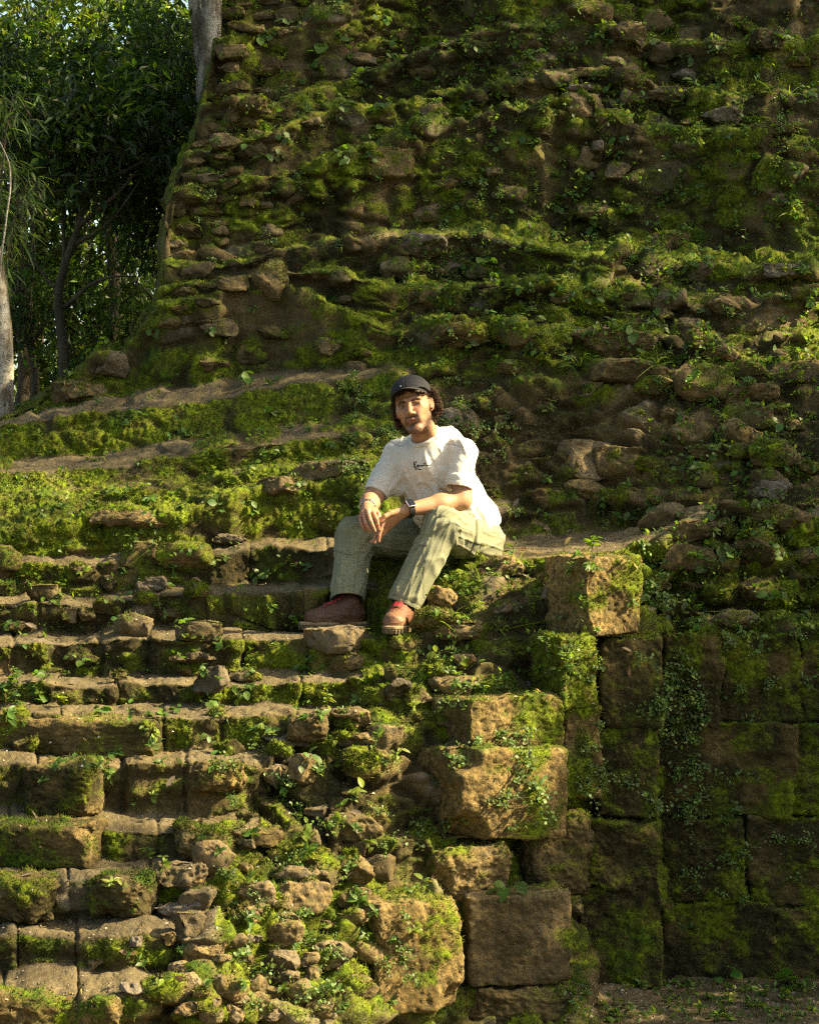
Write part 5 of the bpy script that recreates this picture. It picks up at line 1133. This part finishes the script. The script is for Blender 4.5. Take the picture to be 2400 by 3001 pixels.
best = np.full(len(V), 9.); disp = np.zeros(len(V)); tsh = np.zeros(len(V)); which = np.zeros(len(V), int)
for i_, (a, b) in enumerate(segs):
    t, an, d, tl = limbcoord(V, a, b); dd = d + .4 * np.maximum(0, np.abs(t - .5) - .5)
    w1 = ridge(fbm(np.stack([an * 1.5 + tl * 4, tl * 3.2, an * 0 + i_ * 9], 1), 2, 230 + i_), .17); w2 = ridge(fbm(np.stack([tl * 15 + np.sin(an + i_) * 1.8, an * .8, an * 0 + i_ * 5], 1), 2, 240 + i_), .16)
    kn = np.exp(-((t - (1 if i_ in (0, 2) else 0)) / .35) ** 2); hm = sst(.7, 1., t) if i_ in (1, 3) else 0
    v = (1 - .85 * (sst(.86, .97, t) if i_ in (1, 3) else 0)) * (.0045 * w1 + (.008 * w2) * (.35 + kn + .3 * hm) + .006 * ridge(fbm(np.stack([an * 3.2, tl * 2.2, an * 0 + i_], 1), 1, 250 + i_), .15))
    nearer = dd < best; best = np.where(nearer, dd, best); disp = np.where(nearer, v, disp); tsh = np.where(nearer, t, tsh); which = np.where(nearer, i_, which)
S_ = np.zeros(len(V)); c_ = np.zeros(len(V))
for _ in range(2):
    S_[:] = 0; c_[:] = 0
    for a, b in ((0, 1), (1, 2), (2, 3), (3, 0)): np.add.at(S_, Q[:, a], disp[Q[:, b]]); np.add.at(c_, Q[:, a], 1)
    disp = .6 * disp + .4 * S_ / np.maximum(c_, 1)
ppx = 1200 + V[:, 0] * FP / (V[:, 1] - CAMY); ppy = 1500.5 - (V[:, 2] - EYE) * FP / (V[:, 1] - CAMY)
z7 = lambda x, y: (850 + x * .39418, 1050 + y * .39418)
def inpoly(poly):
    poly = [z7(*q) for q in poly]; ins = np.zeros(len(V), bool); j = len(poly) - 1
    for i in range(len(poly)):
        (xi, yi), (xj, yj) = poly[i], poly[j]
        cr_ = ((yi > ppy) != (yj > ppy)) & (ppx < (xj - xi) * (ppy - yi) / (yj - yi + 1e-9) + xi); ins ^= cr_; j = i
    return ins & (n[:, 1] < .1)
pocket = inpoly([(1235, 1235), (1370, 1290), (1345, 1420), (1310, 1480), (1225, 1500), (1222, 1380)]); strap = inpoly([(1385, 1195), (1440, 1215), (1420, 1330), (1360, 1470), (1305, 1485), (1365, 1380), (1385, 1290)])
disp = disp + .005 * pocket + .009 * strap
V = V + n * (disp - .006)[:, None]
line = lambda pts, w_: np.exp(-(np.min([np.hypot(ppx - (x0 + (x1 - x0) * tt_), ppy - (y0 + (y1 - y0) * tt_)) for (x0, y0), (x1, y1) in zip([z7(*q) for q in pts][:-1], [z7(*q) for q in pts][1:]) for tt_ in np.linspace(0, 1, 14)], axis=0) / w_) ** 2)
seam = np.maximum.reduce([line([(330, 1435), (440, 1460), (560, 1440)], 2), line([(530, 1380), (500, 1560), (470, 1760)], 1.8), line([(900, 1440), (960, 1395), (1010, 1400)], 2), line([(1240, 1250), (1370, 1300)], 2), line([(1222, 1380), (1240, 1250)], 2), line([(740, 1290), (960, 1310)], 2), line([(1385, 1195), (1385, 1290), (1365, 1380), (1305, 1485)], 2), line([(1440, 1215), (1420, 1330), (1360, 1470)], 2),
                          line([(1010, 1420), (985, 1600), (1000, 1790)], 1.6), line([(275, 1740), (420, 1780), (575, 1815)], 1.6), line([(760, 1750), (880, 1800), (985, 1850)], 1.6)])
V = V - n * (.003 * seam)[:, None]
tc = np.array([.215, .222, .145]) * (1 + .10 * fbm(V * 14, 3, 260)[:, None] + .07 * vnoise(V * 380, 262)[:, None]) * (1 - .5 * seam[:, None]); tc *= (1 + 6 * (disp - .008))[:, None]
M_TRS = col_material('trouser_cotton', .9, 600, .0012, .2)
child('trousers', mesh_from('trousers', V, Q, {'col': tc.clip(.01, 1)}, True, [M_TRS]), man)['label'] = 'loose sage green cargo trousers'
# ---- boots
M_BOOT = col_material('boot_leather', .55, 160, .0015, .4); M_SOLE = col_material('boot_sole', .9, 220, .002, .2); M_LACE = col_material('boot_lace', .8)
def boot(heel, toe, ank, zs, cols_, lit, seed):
    f = unit(toe - heel); s = unit(np.cross(f, [0, 0, 1])); up = np.array([0, 0, 1.]); Lb = np.linalg.norm(toe - heel)
    K = lambda a, b, c: heel + f * a * Lb + s * b + up * c
    F_ = Field(np.minimum(heel, toe) - [.1, .1, .02], np.maximum(heel, toe) + [.1, .1, .25], .0034)
    F_.cone(K(.14, 0, .062), K(.42, 0, .060), .043, .044, .02); F_.cone(K(.42, 0, .060), K(.84, 0, .052), .046, .036, .03); F_.cone(K(.60, .012, .05), K(.80, .008, .048), .038, .036, .02); F_.cone(K(.80, -.012, .048), K(.60, -.01, .05), .036, .038, .02)
    F_.cone(K(.2, 0, .075), ank + up * .03, .046, .047, .03); F_.cone(K(.30, 0, .10), K(.62, 0, .075), .036, .028, .03); F_.cut(K(.5, 0, .026), -up, .3)
    V, Q = F_.surface(2); n = tri_normals(V, Q); V = V + n * (.002 * fbm(V * 45, 3, seed) + .0022 * ridge(fbm(V * np.array([26, 26, 40]), 2, seed + 3), .2))[:, None]
    a = ((V - heel) @ f) / Lb; hgt = V[:, 2] - heel[2]; toecap = np.exp(-((a - .70 + .9 * (hgt - .06)) / .010) ** 2); V = V - n * (.0018 * toecap)[:, None]
    c = np.array(cols_) * (1 + .22 * fbm(V * 22, 3, seed + 6)[:, None]); c = c * (1 - .4 * toecap[:, None]); c = c + (np.array([.20, .13, .07]) * lit * sst(.60, .85, a)[:, None]) + np.array([.10, .08, .05]) * (sst(.055, .03, hgt) * (.5 + fbm(V * 50, 2, seed + 8)))[:, None]  # lit paints sunlight on the toe into the leather colour
    up_o = child('boot', mesh_from('boot', V, Q, {'col': c.clip(.01, 1)}, True, [M_BOOT]), man)
    t = np.linspace(0, 2 * np.pi, 161)[:-1]                        # welted lug sole
    wd = lambda q: .046 + .010 * np.exp(-((q - .72) / .2) ** 2) - .008 * np.exp(-((q - .38) / .14) ** 2)
    q = .5 - .56 * np.cos(t); side = np.sin(t); b = np.sign(side) * np.abs(side) ** .55 * wd(q); sm = MB(); lug = (np.sin(t * 26) > -.2)
    rings = []
    for hgt_, grow, lg in ((.036, -.004, 0), (.033, .001, 0), (.024, .003, 0), (.020, .001, 0), (.016, .003, 1), (.002, .000, 1), (.0, -.02, 0)):
        g_ = grow - np.where(lug, 0, .006) * lg; rings.append(np.stack([heel + f * (q_ - .5) * Lb * 1.0 + f * .5 * Lb + f * g2_ * -math.cos(t_) + s * (b_ + g2_ * np.sign(b_)) + up * (hgt_ + .010 * max(0, q_ - .75) ** 1.5) for q_, b_, t_, g2_ in zip(q, b, t, g_)]))
    VV = np.concatenate(rings + [[heel + f * .5 * Lb + up * .036], [heel + f * .5 * Lb]]); m = len(t); R_ = len(rings); i, j = np.meshgrid(np.arange(R_ - 1), np.arange(m), indexing='ij'); j2 = (j + 1) % m
    qd = np.stack([i * m + j, (i + 1) * m + j, (i + 1) * m + j2, i * m + j2], -1).reshape(-1, 4); k = np.arange(m); tr = np.concatenate([np.stack([np.full(m, R_ * m), k, (k + 1) % m], 1), np.stack([np.full(m, R_ * m + 1), (R_ - 1) * m + (k + 1) % m, (R_ - 1) * m + k], 1)])
    sc = np.tile([.15, .115, .07], (len(VV), 1)) * (1 + .5 * fbm(VV * 60, 3, seed + 11)[:, None]) ; hh = VV[:, 2] - heel[2]; sc[hh > .028] = sc[hh > .028] * np.array([1.7, 1.6, 1.5])
    sm.add(VV, qd, tr, col=sc.clip(.02, 1)); under(child('sole', sm.mesh('sole', M_SOLE, False), man), up_o)
    lm = MB(); bv = BVHTree.FromPolygons([tuple(v) for v in V], [tuple(x_) for x_ in Q])
    def onb(a_, b_):
        o = K(a_, b_, .30); h = bv.ray_cast(Vector(o), Vector(-up)); return (np.array(h[0]) if h[0] is not None else K(a_, b_, .1)) + up * .002
    for k_ in range(5):
        a0 = .36 + .062 * k_; w_ = .021
        for sg in (-1, 1): V_, Q_, T_ = tube([onb(a0, -w_ * sg), onb(a0 + .02, -.4 * w_ * sg) + up * .002, onb(a0 + .04, .4 * w_ * sg) + up * .002, onb(a0 + .06, w_ * sg)], .0026, 6); lm.add(V_, Q_, T_, col=np.array([.30, .030, .035]) * (1 + .2 * k_ % 2))
    V_, Q_, T_ = tube([onb(.60, -.02), onb(.645, -.012) + up * .004, onb(.65, .012) + up * .004, onb(.60, .02)], .004, 6); lm.add(V_, Q_, T_, col=(.10, .05, .03))
    under(child('lace', lm.mesh('lace', M_LACE), man), up_o); return up_o
zR = P(980, 1846, -.01)[2]; hR, tR_ = P(1066, 1842, .03), P(888, 1842, -.045); hR[2] = tR_[2] = zR
boot(hR, tR_, J['ankR'] + np.array([.0, 0, -.02]), zR, (.080, .036, .018), 0.03, 270)['label'] = 'dark brown leather boot seen from the side'
hL_, tL_ = P(1186, 1812, -.145), P(1146, 1812, -.385); hL_[2] = tL_[2] = P(1158, 1858, -.33)[2]
boot(hL_, tL_, J['ankL'] + np.array([.0, 0, -.03]), 0, (.12, .052, .026), .25, 280)['label'] = 'brown leather boot pointing at the viewer with red laces'
# ---- watch and bracelet
M_STEEL = col_material('steel', .32, metal=1.); M_GLASS = col_material('watch_glass', .12, spec=.6); M_RUB = col_material('strap_rubber', .45)
d = unit(J['wrL'] - J['elL']); wc = J['wrL'] - d * .012; up_ = unit(np.array([.05, -.72, .66])); up_ = unit(up_ - d * (up_ @ d)); sd = np.cross(d, up_)
Vb, Qb = box_grid(8)
def rbox(c, hx, hy, hz, rad): 
    h = np.array([hx, hy, hz]); v = Vb * h; i = np.clip(v, -(h - rad), h - rad); q = v - i; L = np.linalg.norm(q, axis=1, keepdims=True); v = i + np.where(L > 1e-9, q / np.maximum(L, 1e-9) * np.minimum(L, rad), 0)
    return c + v @ np.stack([d, sd, up_])
wm = MB(); wm.add(rbox(wc + up_ * .036, .0175, .0215, .0065, .006), Qb, col=(.78, .74, .66)); wt = child('watch', wm.mesh('watch', M_STEEL), man)
gm = MB(); gm.add(rbox(wc + up_ * .0418, .0145, .0185, .0020, .0018), Qb, col=(.008, .008, .010)); under(child('face', gm.mesh('face', M_GLASS), man), wt)
sm = MB(); an = np.linspace(.55, 2 * np.pi - .55, 40)
for k_ in np.linspace(-.010, .010, 5):
    V_, Q_, T_ = tube(wc + d * k_ + np.outer(np.cos(an), up_) * .0325 + np.outer(np.sin(an), sd) * .0325, .0034, 6); sm.add(V_, Q_, T_, col=(.02, .02, .021))
under(child('strap', sm.mesh('strap', M_RUB), man), wt)
d2 = unit(J['wrR'] - J['elR']); c2 = J['wrR'] - d2 * .022; e1 = unit(np.cross(d2, [0, 0, 1])); e2 = np.cross(d2, e1); an = np.linspace(0, 2 * np.pi, 60); bm_ = MB()
ring = c2 + np.outer(np.cos(an), e1) * .0325 + np.outer(np.sin(an), e2) * .0325
for o_ in (-.004, 0, .004): V_, Q_, T_ = tube(ring + d2 * o_, .0028 + .0008 * np.sin(an * 15), 6, False); bm_.add(V_, Q_, col=(.55, .55, .56))
child('bracelet', bm_.mesh('bracelet', M_STEEL), man)
# ------------------------------------------------------------------ small plants, dry leaves
HERB = (.105, .185, .030); SPRIG = (.16, .25, .075); LIME = (.20, .27, .035)
M_STEM = M_LEAF
def frond_points(r, n, L, bend):
    d = np.array([r.normal(0, .6), r.normal(0, .6), 1.0]); d /= np.linalg.norm(d); t = np.linspace(0, 1, n)[:, None]
    return d * L * t + np.array([0, 0, -bend * L]) * t ** 2 + np.array([r.normal(0, .3), r.normal(0, .3), 0]) * L * t ** 2
def mk_sprig(seed):
    r = np.random.default_rng(seed); mb = MB()
    for k in range(r.integers(4, 9)):
        L = r.uniform(.04, .11); pts = frond_points(r, 8, L, r.uniform(.3, .9)); V, Q, T = tube(pts, .0009, 4); mb.add(V, Q, T, col=(.05, .045, .02))
        m = r.integers(8, 17); t = r.uniform(.25, 1, m); c = np.stack([np.interp(t, np.linspace(0, 1, 8), pts[:, i]) for i in range(3)], 1) + r.normal(0, .007, (m, 3))
        dirs = r.normal(0, 1, (m, 3)) + [0, -.4, .2]; leaves(mb, c, dirs, r.uniform(.007, .013, m), r.uniform(.008, .013, m), greens(r, m, SPRIG, .22), r, True, droop=.1, fold=.15)
    return mb.mesh('fern_sprig', M_LEAF)
def mk_seedling(seed, tall=False):
    r = np.random.default_rng(seed); mb = MB(); H_ = r.uniform(.07, .13) if tall else r.uniform(.015, .045); lean = r.normal(0, .3, 2)
    pts = np.stack([lean[0] * H_ * np.linspace(0, 1, 6) ** 2, lean[1] * H_ * np.linspace(0, 1, 6) ** 2, np.linspace(-.01, H_, 6)], 1); V, Q, T = tube(pts, .0014, 5); mb.add(V, Q, T, col=(.10, .12, .03))
    m = r.integers(5, 11) if not tall else r.integers(7, 14); t = r.uniform(.35 if tall else .5, 1, m); c = np.stack([np.interp(t, np.linspace(0, 1, 6), pts[:, i]) for i in range(3)], 1)
    a = r.uniform(0, 6.28, m); dirs = np.stack([np.cos(a), np.sin(a), r.uniform(.0, .8, m)], 1); L = r.uniform(.020, .042, m)
    leaves(mb, c, dirs, L, L * r.uniform(.38, .6, m), greens(r, m, LIME if r.random() < .4 else HERB, .2), r, True, droop=.35, fold=.3)
    return mb.mesh('seedling', M_LEAF)
def mk_herb(seed):
    r = np.random.default_rng(seed); mb = MB()
    for k in range(r.integers(4, 8)):
        L = r.uniform(.03, .09); pts = frond_points(r, 6, L, .35); V, Q, T = tube(pts, .0012, 4); mb.add(V, Q, T, col=(.07, .09, .03))
        dirs = np.array([[r.normal(), r.normal() - .5, -.1]]); l = r.uniform(.028, .052); leaves(mb, pts[-1:], dirs, np.array([l]), np.array([l * r.uniform(.7, .95)]), greens(r, 1, HERB, .25), r, True, droop=.3, fold=.2)
    return mb.mesh('leafy_herb', M_LEAF)
def mk_grass(seed, L0=.10):
    r = np.random.default_rng(seed); mb = MB()
    for k in range(r.integers(6, 12)):
        L = L0 * r.uniform(.6, 1.4); pts = frond_points(r, 9, L, r.uniform(.2, .8)); s = unit(np.cross(pts[-1], [r.normal(), r.normal(), .1])) * .0024; wv = np.sin(np.linspace(.5, np.pi, 9))[:, None]
        V = np.concatenate([pts - s * wv, pts + s * wv]); i = np.arange(8); mb.add(V, np.stack([i, i + 1, i + 10, i + 9], 1), None, col=greens(r, 1, LIME, .2)[0])
    return mb.mesh('grass_tuft', M_LEAF)
def mk_dry(seed):
    r = np.random.default_rng(seed); mb = MB(); l = r.uniform(.03, .055); c = np.array([[.22, .13, .07], [.30, .24, .19], [.16, .08, .045], [.36, .33, .30]])[r.integers(4)]
    leaves(mb, np.zeros((1, 3)), np.array([[1, r.normal(0, .3), .2]]), np.array([l]), np.array([l * .45]), c[None], r, True, droop=r.uniform(-.4, .4), fold=r.uniform(-.2, .7)); return mb.mesh('dry_leaf', M_LEAF)
KIND = {'fern_sprig': [mk_sprig(400 + k) for k in range(14)], 'seedling': [mk_seedling(430 + k) for k in range(12)], 'tall_seedling': [mk_seedling(450 + k, True) for k in range(8)],
        'leafy_herb': [mk_herb(470 + k) for k in range(10)], 'grass_tuft': [mk_grass(490 + k) for k in range(6)], 'dry_leaf': [mk_dry(500 + k) for k in range(10)]}
CAT = {'fern_sprig': 'fern', 'seedling': 'seedling', 'tall_seedling': 'seedling', 'leafy_herb': 'plant', 'grass_tuft': 'grass', 'dry_leaf': 'leaf'}
pr = np.random.default_rng(88)
bpy.context.view_layer.update(); DG = bpy.context.evaluated_depsgraph_get()
def root_at(px, py):
    o = Vector((0, CAMY, EYE)); d = (Vector(P(px, py, 0)) - o).normalized(); ok, loc, nor, _, ob, _ = SC.ray_cast(DG, o, d)
    return (np.array(loc), np.array(nor), ob) if ok else (None, None, None)
def on_ruin(ob):
    t = ob
    while t.parent is not None: t = t.parent
    return t.name.split('.')[0] in ('stone_staircase', 'ruined_pyramid', 'stone', 'rubble_stone', 'course_stone', 'stone_block', 'retaining_wall', 'corner_pillar', 'ground')
def plant(kind, px, py, label, group, sc=1., var=None, tries=1):
    loc, nor, ob = root_at(px, py)
    if loc is None or not on_ruin(ob): return None
    if kind == 'dry_leaf' and nor[2] < .25: return None
    me = KIND[kind][pr.integers(len(KIND[kind])) if var is None else var]; o = bpy.data.objects.new(kind, me); COL.objects.link(o)
    up_ = unit(.55 * nor + np.array([0, -.1, .75])) if kind != 'dry_leaf' else unit(nor + pr.normal(0, .25, 3))
    q = Vector(up_).to_track_quat('Z', 'Y'); o.rotation_mode = 'QUATERNION'; o.rotation_quaternion = q @ Vector((0, 0, 1)).rotation_difference(Vector((0, 0, 1))) @ Matrix.Rotation(pr.uniform(0, 6.28), 3, 'Z').to_quaternion()
    o.location = loc + nor * (.001 if kind != 'dry_leaf' else .006); s = sc * pr.uniform(.7, 1.3); o.scale = (s, s, s)
    return tag(o, label, CAT[kind], group)
# single plants that stand out
for kind, px, py, sc, var, label in [
    ('tall_seedling', 1735, 1622, 1.0, 1, 'tall nodding seedling on top of the tall ochre block'), ('grass_tuft', 1470, 1850, 1.25, 0, 'bright grass tuft arching over the moss right of the boots'), ('tall_seedling', 955, 2085, 1.3, 3, 'two leaved yellow green seedling on the right end of a step'),
    ('tall_seedling', 880, 2480, 1.5, 0, 'bushy sunlit seedling in the middle of the lower rubble'), ('seedling', 905, 2505, 1.7, 2, 'rosette with round leaves under the bushy sunlit seedling'), ('leafy_herb', 1470, 2625, 1.3, 1, 'broad leaved sprout on the rough ledge block'),
    ('tall_seedling', 440, 2862, 1.1, 2, 'small pale seedling on the second step from the bottom'), ('seedling', 935, 2540, 1.5, 4, 'bright rosette on the flat overhanging slab'), ('leafy_herb', 930, 170, 2.0, 2, 'large leaved plant near the top of the mound, left of centre'),
    ('tall_seedling', 1230, 2640, 1.2, 5, 'sunlit seedling on top of the lowest block'), ('fern_sprig', 1540, 2290, 1.4, 3, 'lush sunlit sprig hanging on the big sunlit block'), ('fern_sprig', 1570, 2350, 1.4, 6, 'pale sprig cluster at the bright moss of the big block'), ('grass_tuft', 1700, 1075, 1.3, 2, 'grass tuft beside the widest boulder'),
    ('grass_tuft', 2290, 815, 1.2, 3, 'spiky grass tuft behind the layered grey rock'), ('tall_seedling', 2190, 1600, 1.4, 6, 'reddish stemmed seedling under the capstone of the ledge'), ('leafy_herb', 2300, 2890, 1.6, 4, 'leafy herb at the foot of the dark wall'), ('leafy_herb', 2120, 2870, 1.5, 6, 'low herb on the ground near the corner of the dark wall'),
    ('seedling', 30, 2110, 1.8, 6, 'green seedling at the left edge of the picture on the long step block'), ('leafy_herb', 720, 1130, 1.3, 5, 'dark herb at the base of the terrace face left of the man')]:
    plant(kind, px, py, label, None, sc, var)
for kind, n, box, sc, where in [
    ('fern_sprig', 30, (1250, 1920, 1860, 2450), 1.05, 'hanging on the sunlit broken corner'), ('fern_sprig', 34, (1880, 2080, 1680, 2400), 1.2, 'in the shaded corner beside the ochre block'), ('fern_sprig', 34, (1960, 2400, 1850, 2800), 1., 'on the dark recessed wall'),
    ('fern_sprig', 46, (1000, 1500, 1100, 1400), .9, 'on the mossy face behind the man'), ('fern_sprig', 56, (1100, 2390, 60, 1000), .95, 'on the upper mound'), ('fern_sprig', 22, (560, 1000, 0, 800), .95, 'on the left shoulder of the mound'), ('fern_sprig', 38, (650, 1250, 2180, 2950), 1., 'in the lower rubble'),
    ('seedling', 70, (1350, 2390, 60, 1050), 1., 'on the upper mound'), ('seedling', 36, (1850, 2390, 1050, 1850), 1., 'on the shaded bank above the wall'), ('seedling', 30, (0, 1100, 1150, 1600), .9, 'on the bright mossy slope'), ('seedling', 44, (0, 1050, 1620, 2350), .95, 'on the left steps'),
    ('seedling', 30, (450, 1250, 2350, 2990), .95, 'in the lower rubble'), ('seedling', 24, (1200, 1750, 1650, 2100), .85, 'in the bright moss below the boots'), ('seedling', 16, (1650, 2390, 2890, 2995), .9, 'on the ground below the wall'),
    ('leafy_herb', 80, (1300, 2390, 100, 1050), .95, 'on the upper mound'), ('leafy_herb', 30, (750, 1150, 60, 520), 1.1, 'on the left shoulder of the mound'), ('leafy_herb', 34, (1850, 2390, 1000, 1950), 1., 'on the shaded bank above the wall'), ('leafy_herb', 26, (150, 1050, 900, 1700), .85, 'on the left slope and terrace'), ('leafy_herb', 14, (1650, 2390, 2870, 2995), .8, 'on the ground below the wall'), ('leafy_herb', 26, (0, 1000, 1700, 2250), .8, 'on the left steps'),
    ('tall_seedling', 34, (1400, 2390, 100, 1500), 1., 'on the upper mound and bank'), ('tall_seedling', 14, (1300, 1900, 1500, 1700), .8, 'on the platform right of the man'), ('tall_seedling', 16, (300, 1250, 2000, 2700), .8, 'on the lower steps'),
    ('grass_tuft', 44, (1500, 2390, 100, 1100), .9, 'on the upper mound'), ('grass_tuft', 10, (1250, 1700, 1640, 1900), .7, 'in the moss right of the man'),
    ('dry_leaf', 40, (0, 1100, 1100, 2950), 1., 'on the steps'), ('dry_leaf', 34, (1350, 1900, 1480, 2050), 1., 'right of the man'), ('dry_leaf', 30, (1250, 2390, 50, 1500), 1., 'on the upper mound')]:
    nm = {'fern_sprig': 'delicate small leaved fern sprig', 'seedling': 'small green seedling', 'tall_seedling': 'upright thin stemmed seedling', 'leafy_herb': 'low herb with broad leaves', 'grass_tuft': 'thin bladed grass tuft', 'dry_leaf': 'curled dry leaf lying'}[kind]
    for k in range(n):
        for _ in range(4):
            if plant(kind, pr.uniform(box[0], box[1]), pr.uniform(box[2], box[3]), f'{nm} {where}', f'{nm}s {where}'.replace('leaf lyings', 'leaves').replace('leavess', 'leaves'), sc): break
# grit and litter on the treads and the earth
lt = MB(); lp = []
for box, k in [((0, 1100, 1400, 2990), 2600), ((1100, 1950, 1440, 2100), 1100), ((1650, 2395, 2880, 2999), 900), ((1200, 2395, 100, 1400), 800)]:
    for _ in range(k):
        loc, nor, ob = root_at(pr.uniform(box[0], box[1]), pr.uniform(box[2], box[3]))
        if loc is not None and on_ruin(ob) and nor[2] > .55: lp.append(loc + nor * .001)
lp = np.array(lp); m = len(lp); Vt = np.array([[1, 0, 0], [-.5, .87, 0], [-.5, -.87, 0], [0, 0, .8]]); sz = pr.uniform(.002, .0075, (m, 1, 1)) * pr.uniform(.6, 1.5, (m, 1, 3)); an0 = pr.uniform(0, 6.28, m)
ca, sa = np.cos(an0), np.sin(an0); Vv = Vt[None] * sz; Vv = np.stack([Vv[..., 0] * ca[:, None] - Vv[..., 1] * sa[:, None], Vv[..., 0] * sa[:, None] + Vv[..., 1] * ca[:, None], Vv[..., 2]], -1) + lp[:, None]
Ft = (np.arange(m)[:, None, None] * 4 + np.array([[0, 1, 3], [1, 2, 3], [2, 0, 3]])[None]).reshape(-1, 3); lc = np.array([[.20, .15, .09], [.10, .06, .03], [.34, .30, .24], [.14, .09, .04]])[pr.integers(0, 4, m)]
lt.add(Vv.reshape(-1, 3), None, Ft, col=np.repeat(lc, 4, 0)); tag(link('litter', lt.mesh('litter', col_material('litter', .9), False)), kind='stuff')
# the carpet of tiny leaves nobody could count
gc = MB(); n = 0; allp = []; alln = []
for box, k in [((1150, 2395, 0, 1080), 2600), ((640, 1150, 0, 700), 320), ((1250, 1760, 1650, 2040), 150), ((1880, 2395, 1050, 1880), 700), ((0, 1100, 1150, 2100), 420), ((1650, 2395, 2880, 2999), 150)]:
    for _ in range(k):
        loc, nor, ob = root_at(pr.uniform(box[0], box[1]), pr.uniform(box[2], box[3]))
        if loc is None or not on_ruin(ob) or pr.random() > .35 + .9 * fbm(loc[None] * 2.2, 2, 333)[0] + .3: continue
        m = pr.integers(3, 8); allp.append(loc + nor * .004 + pr.normal(0, .013, (m, 3)) * [1, 1, .6] + np.array([0, -.004, .008])); alln.append(np.tile(nor, (m, 1)))
ap, an_ = np.concatenate(allp), np.concatenate(alln); m = len(ap); L = pr.uniform(.011, .030, m)
leaves(gc, ap, an_ * .5 + pr.normal(0, .7, (m, 3)) + [0, -.2, .3], L, L * pr.uniform(.4, .8, m), greens(pr, m, (.10, .18, .035), .35, .2), pr, True, droop=.3)
tag(link('ground_cover', gc.mesh('ground_cover', M_LEAF)), kind='stuff')
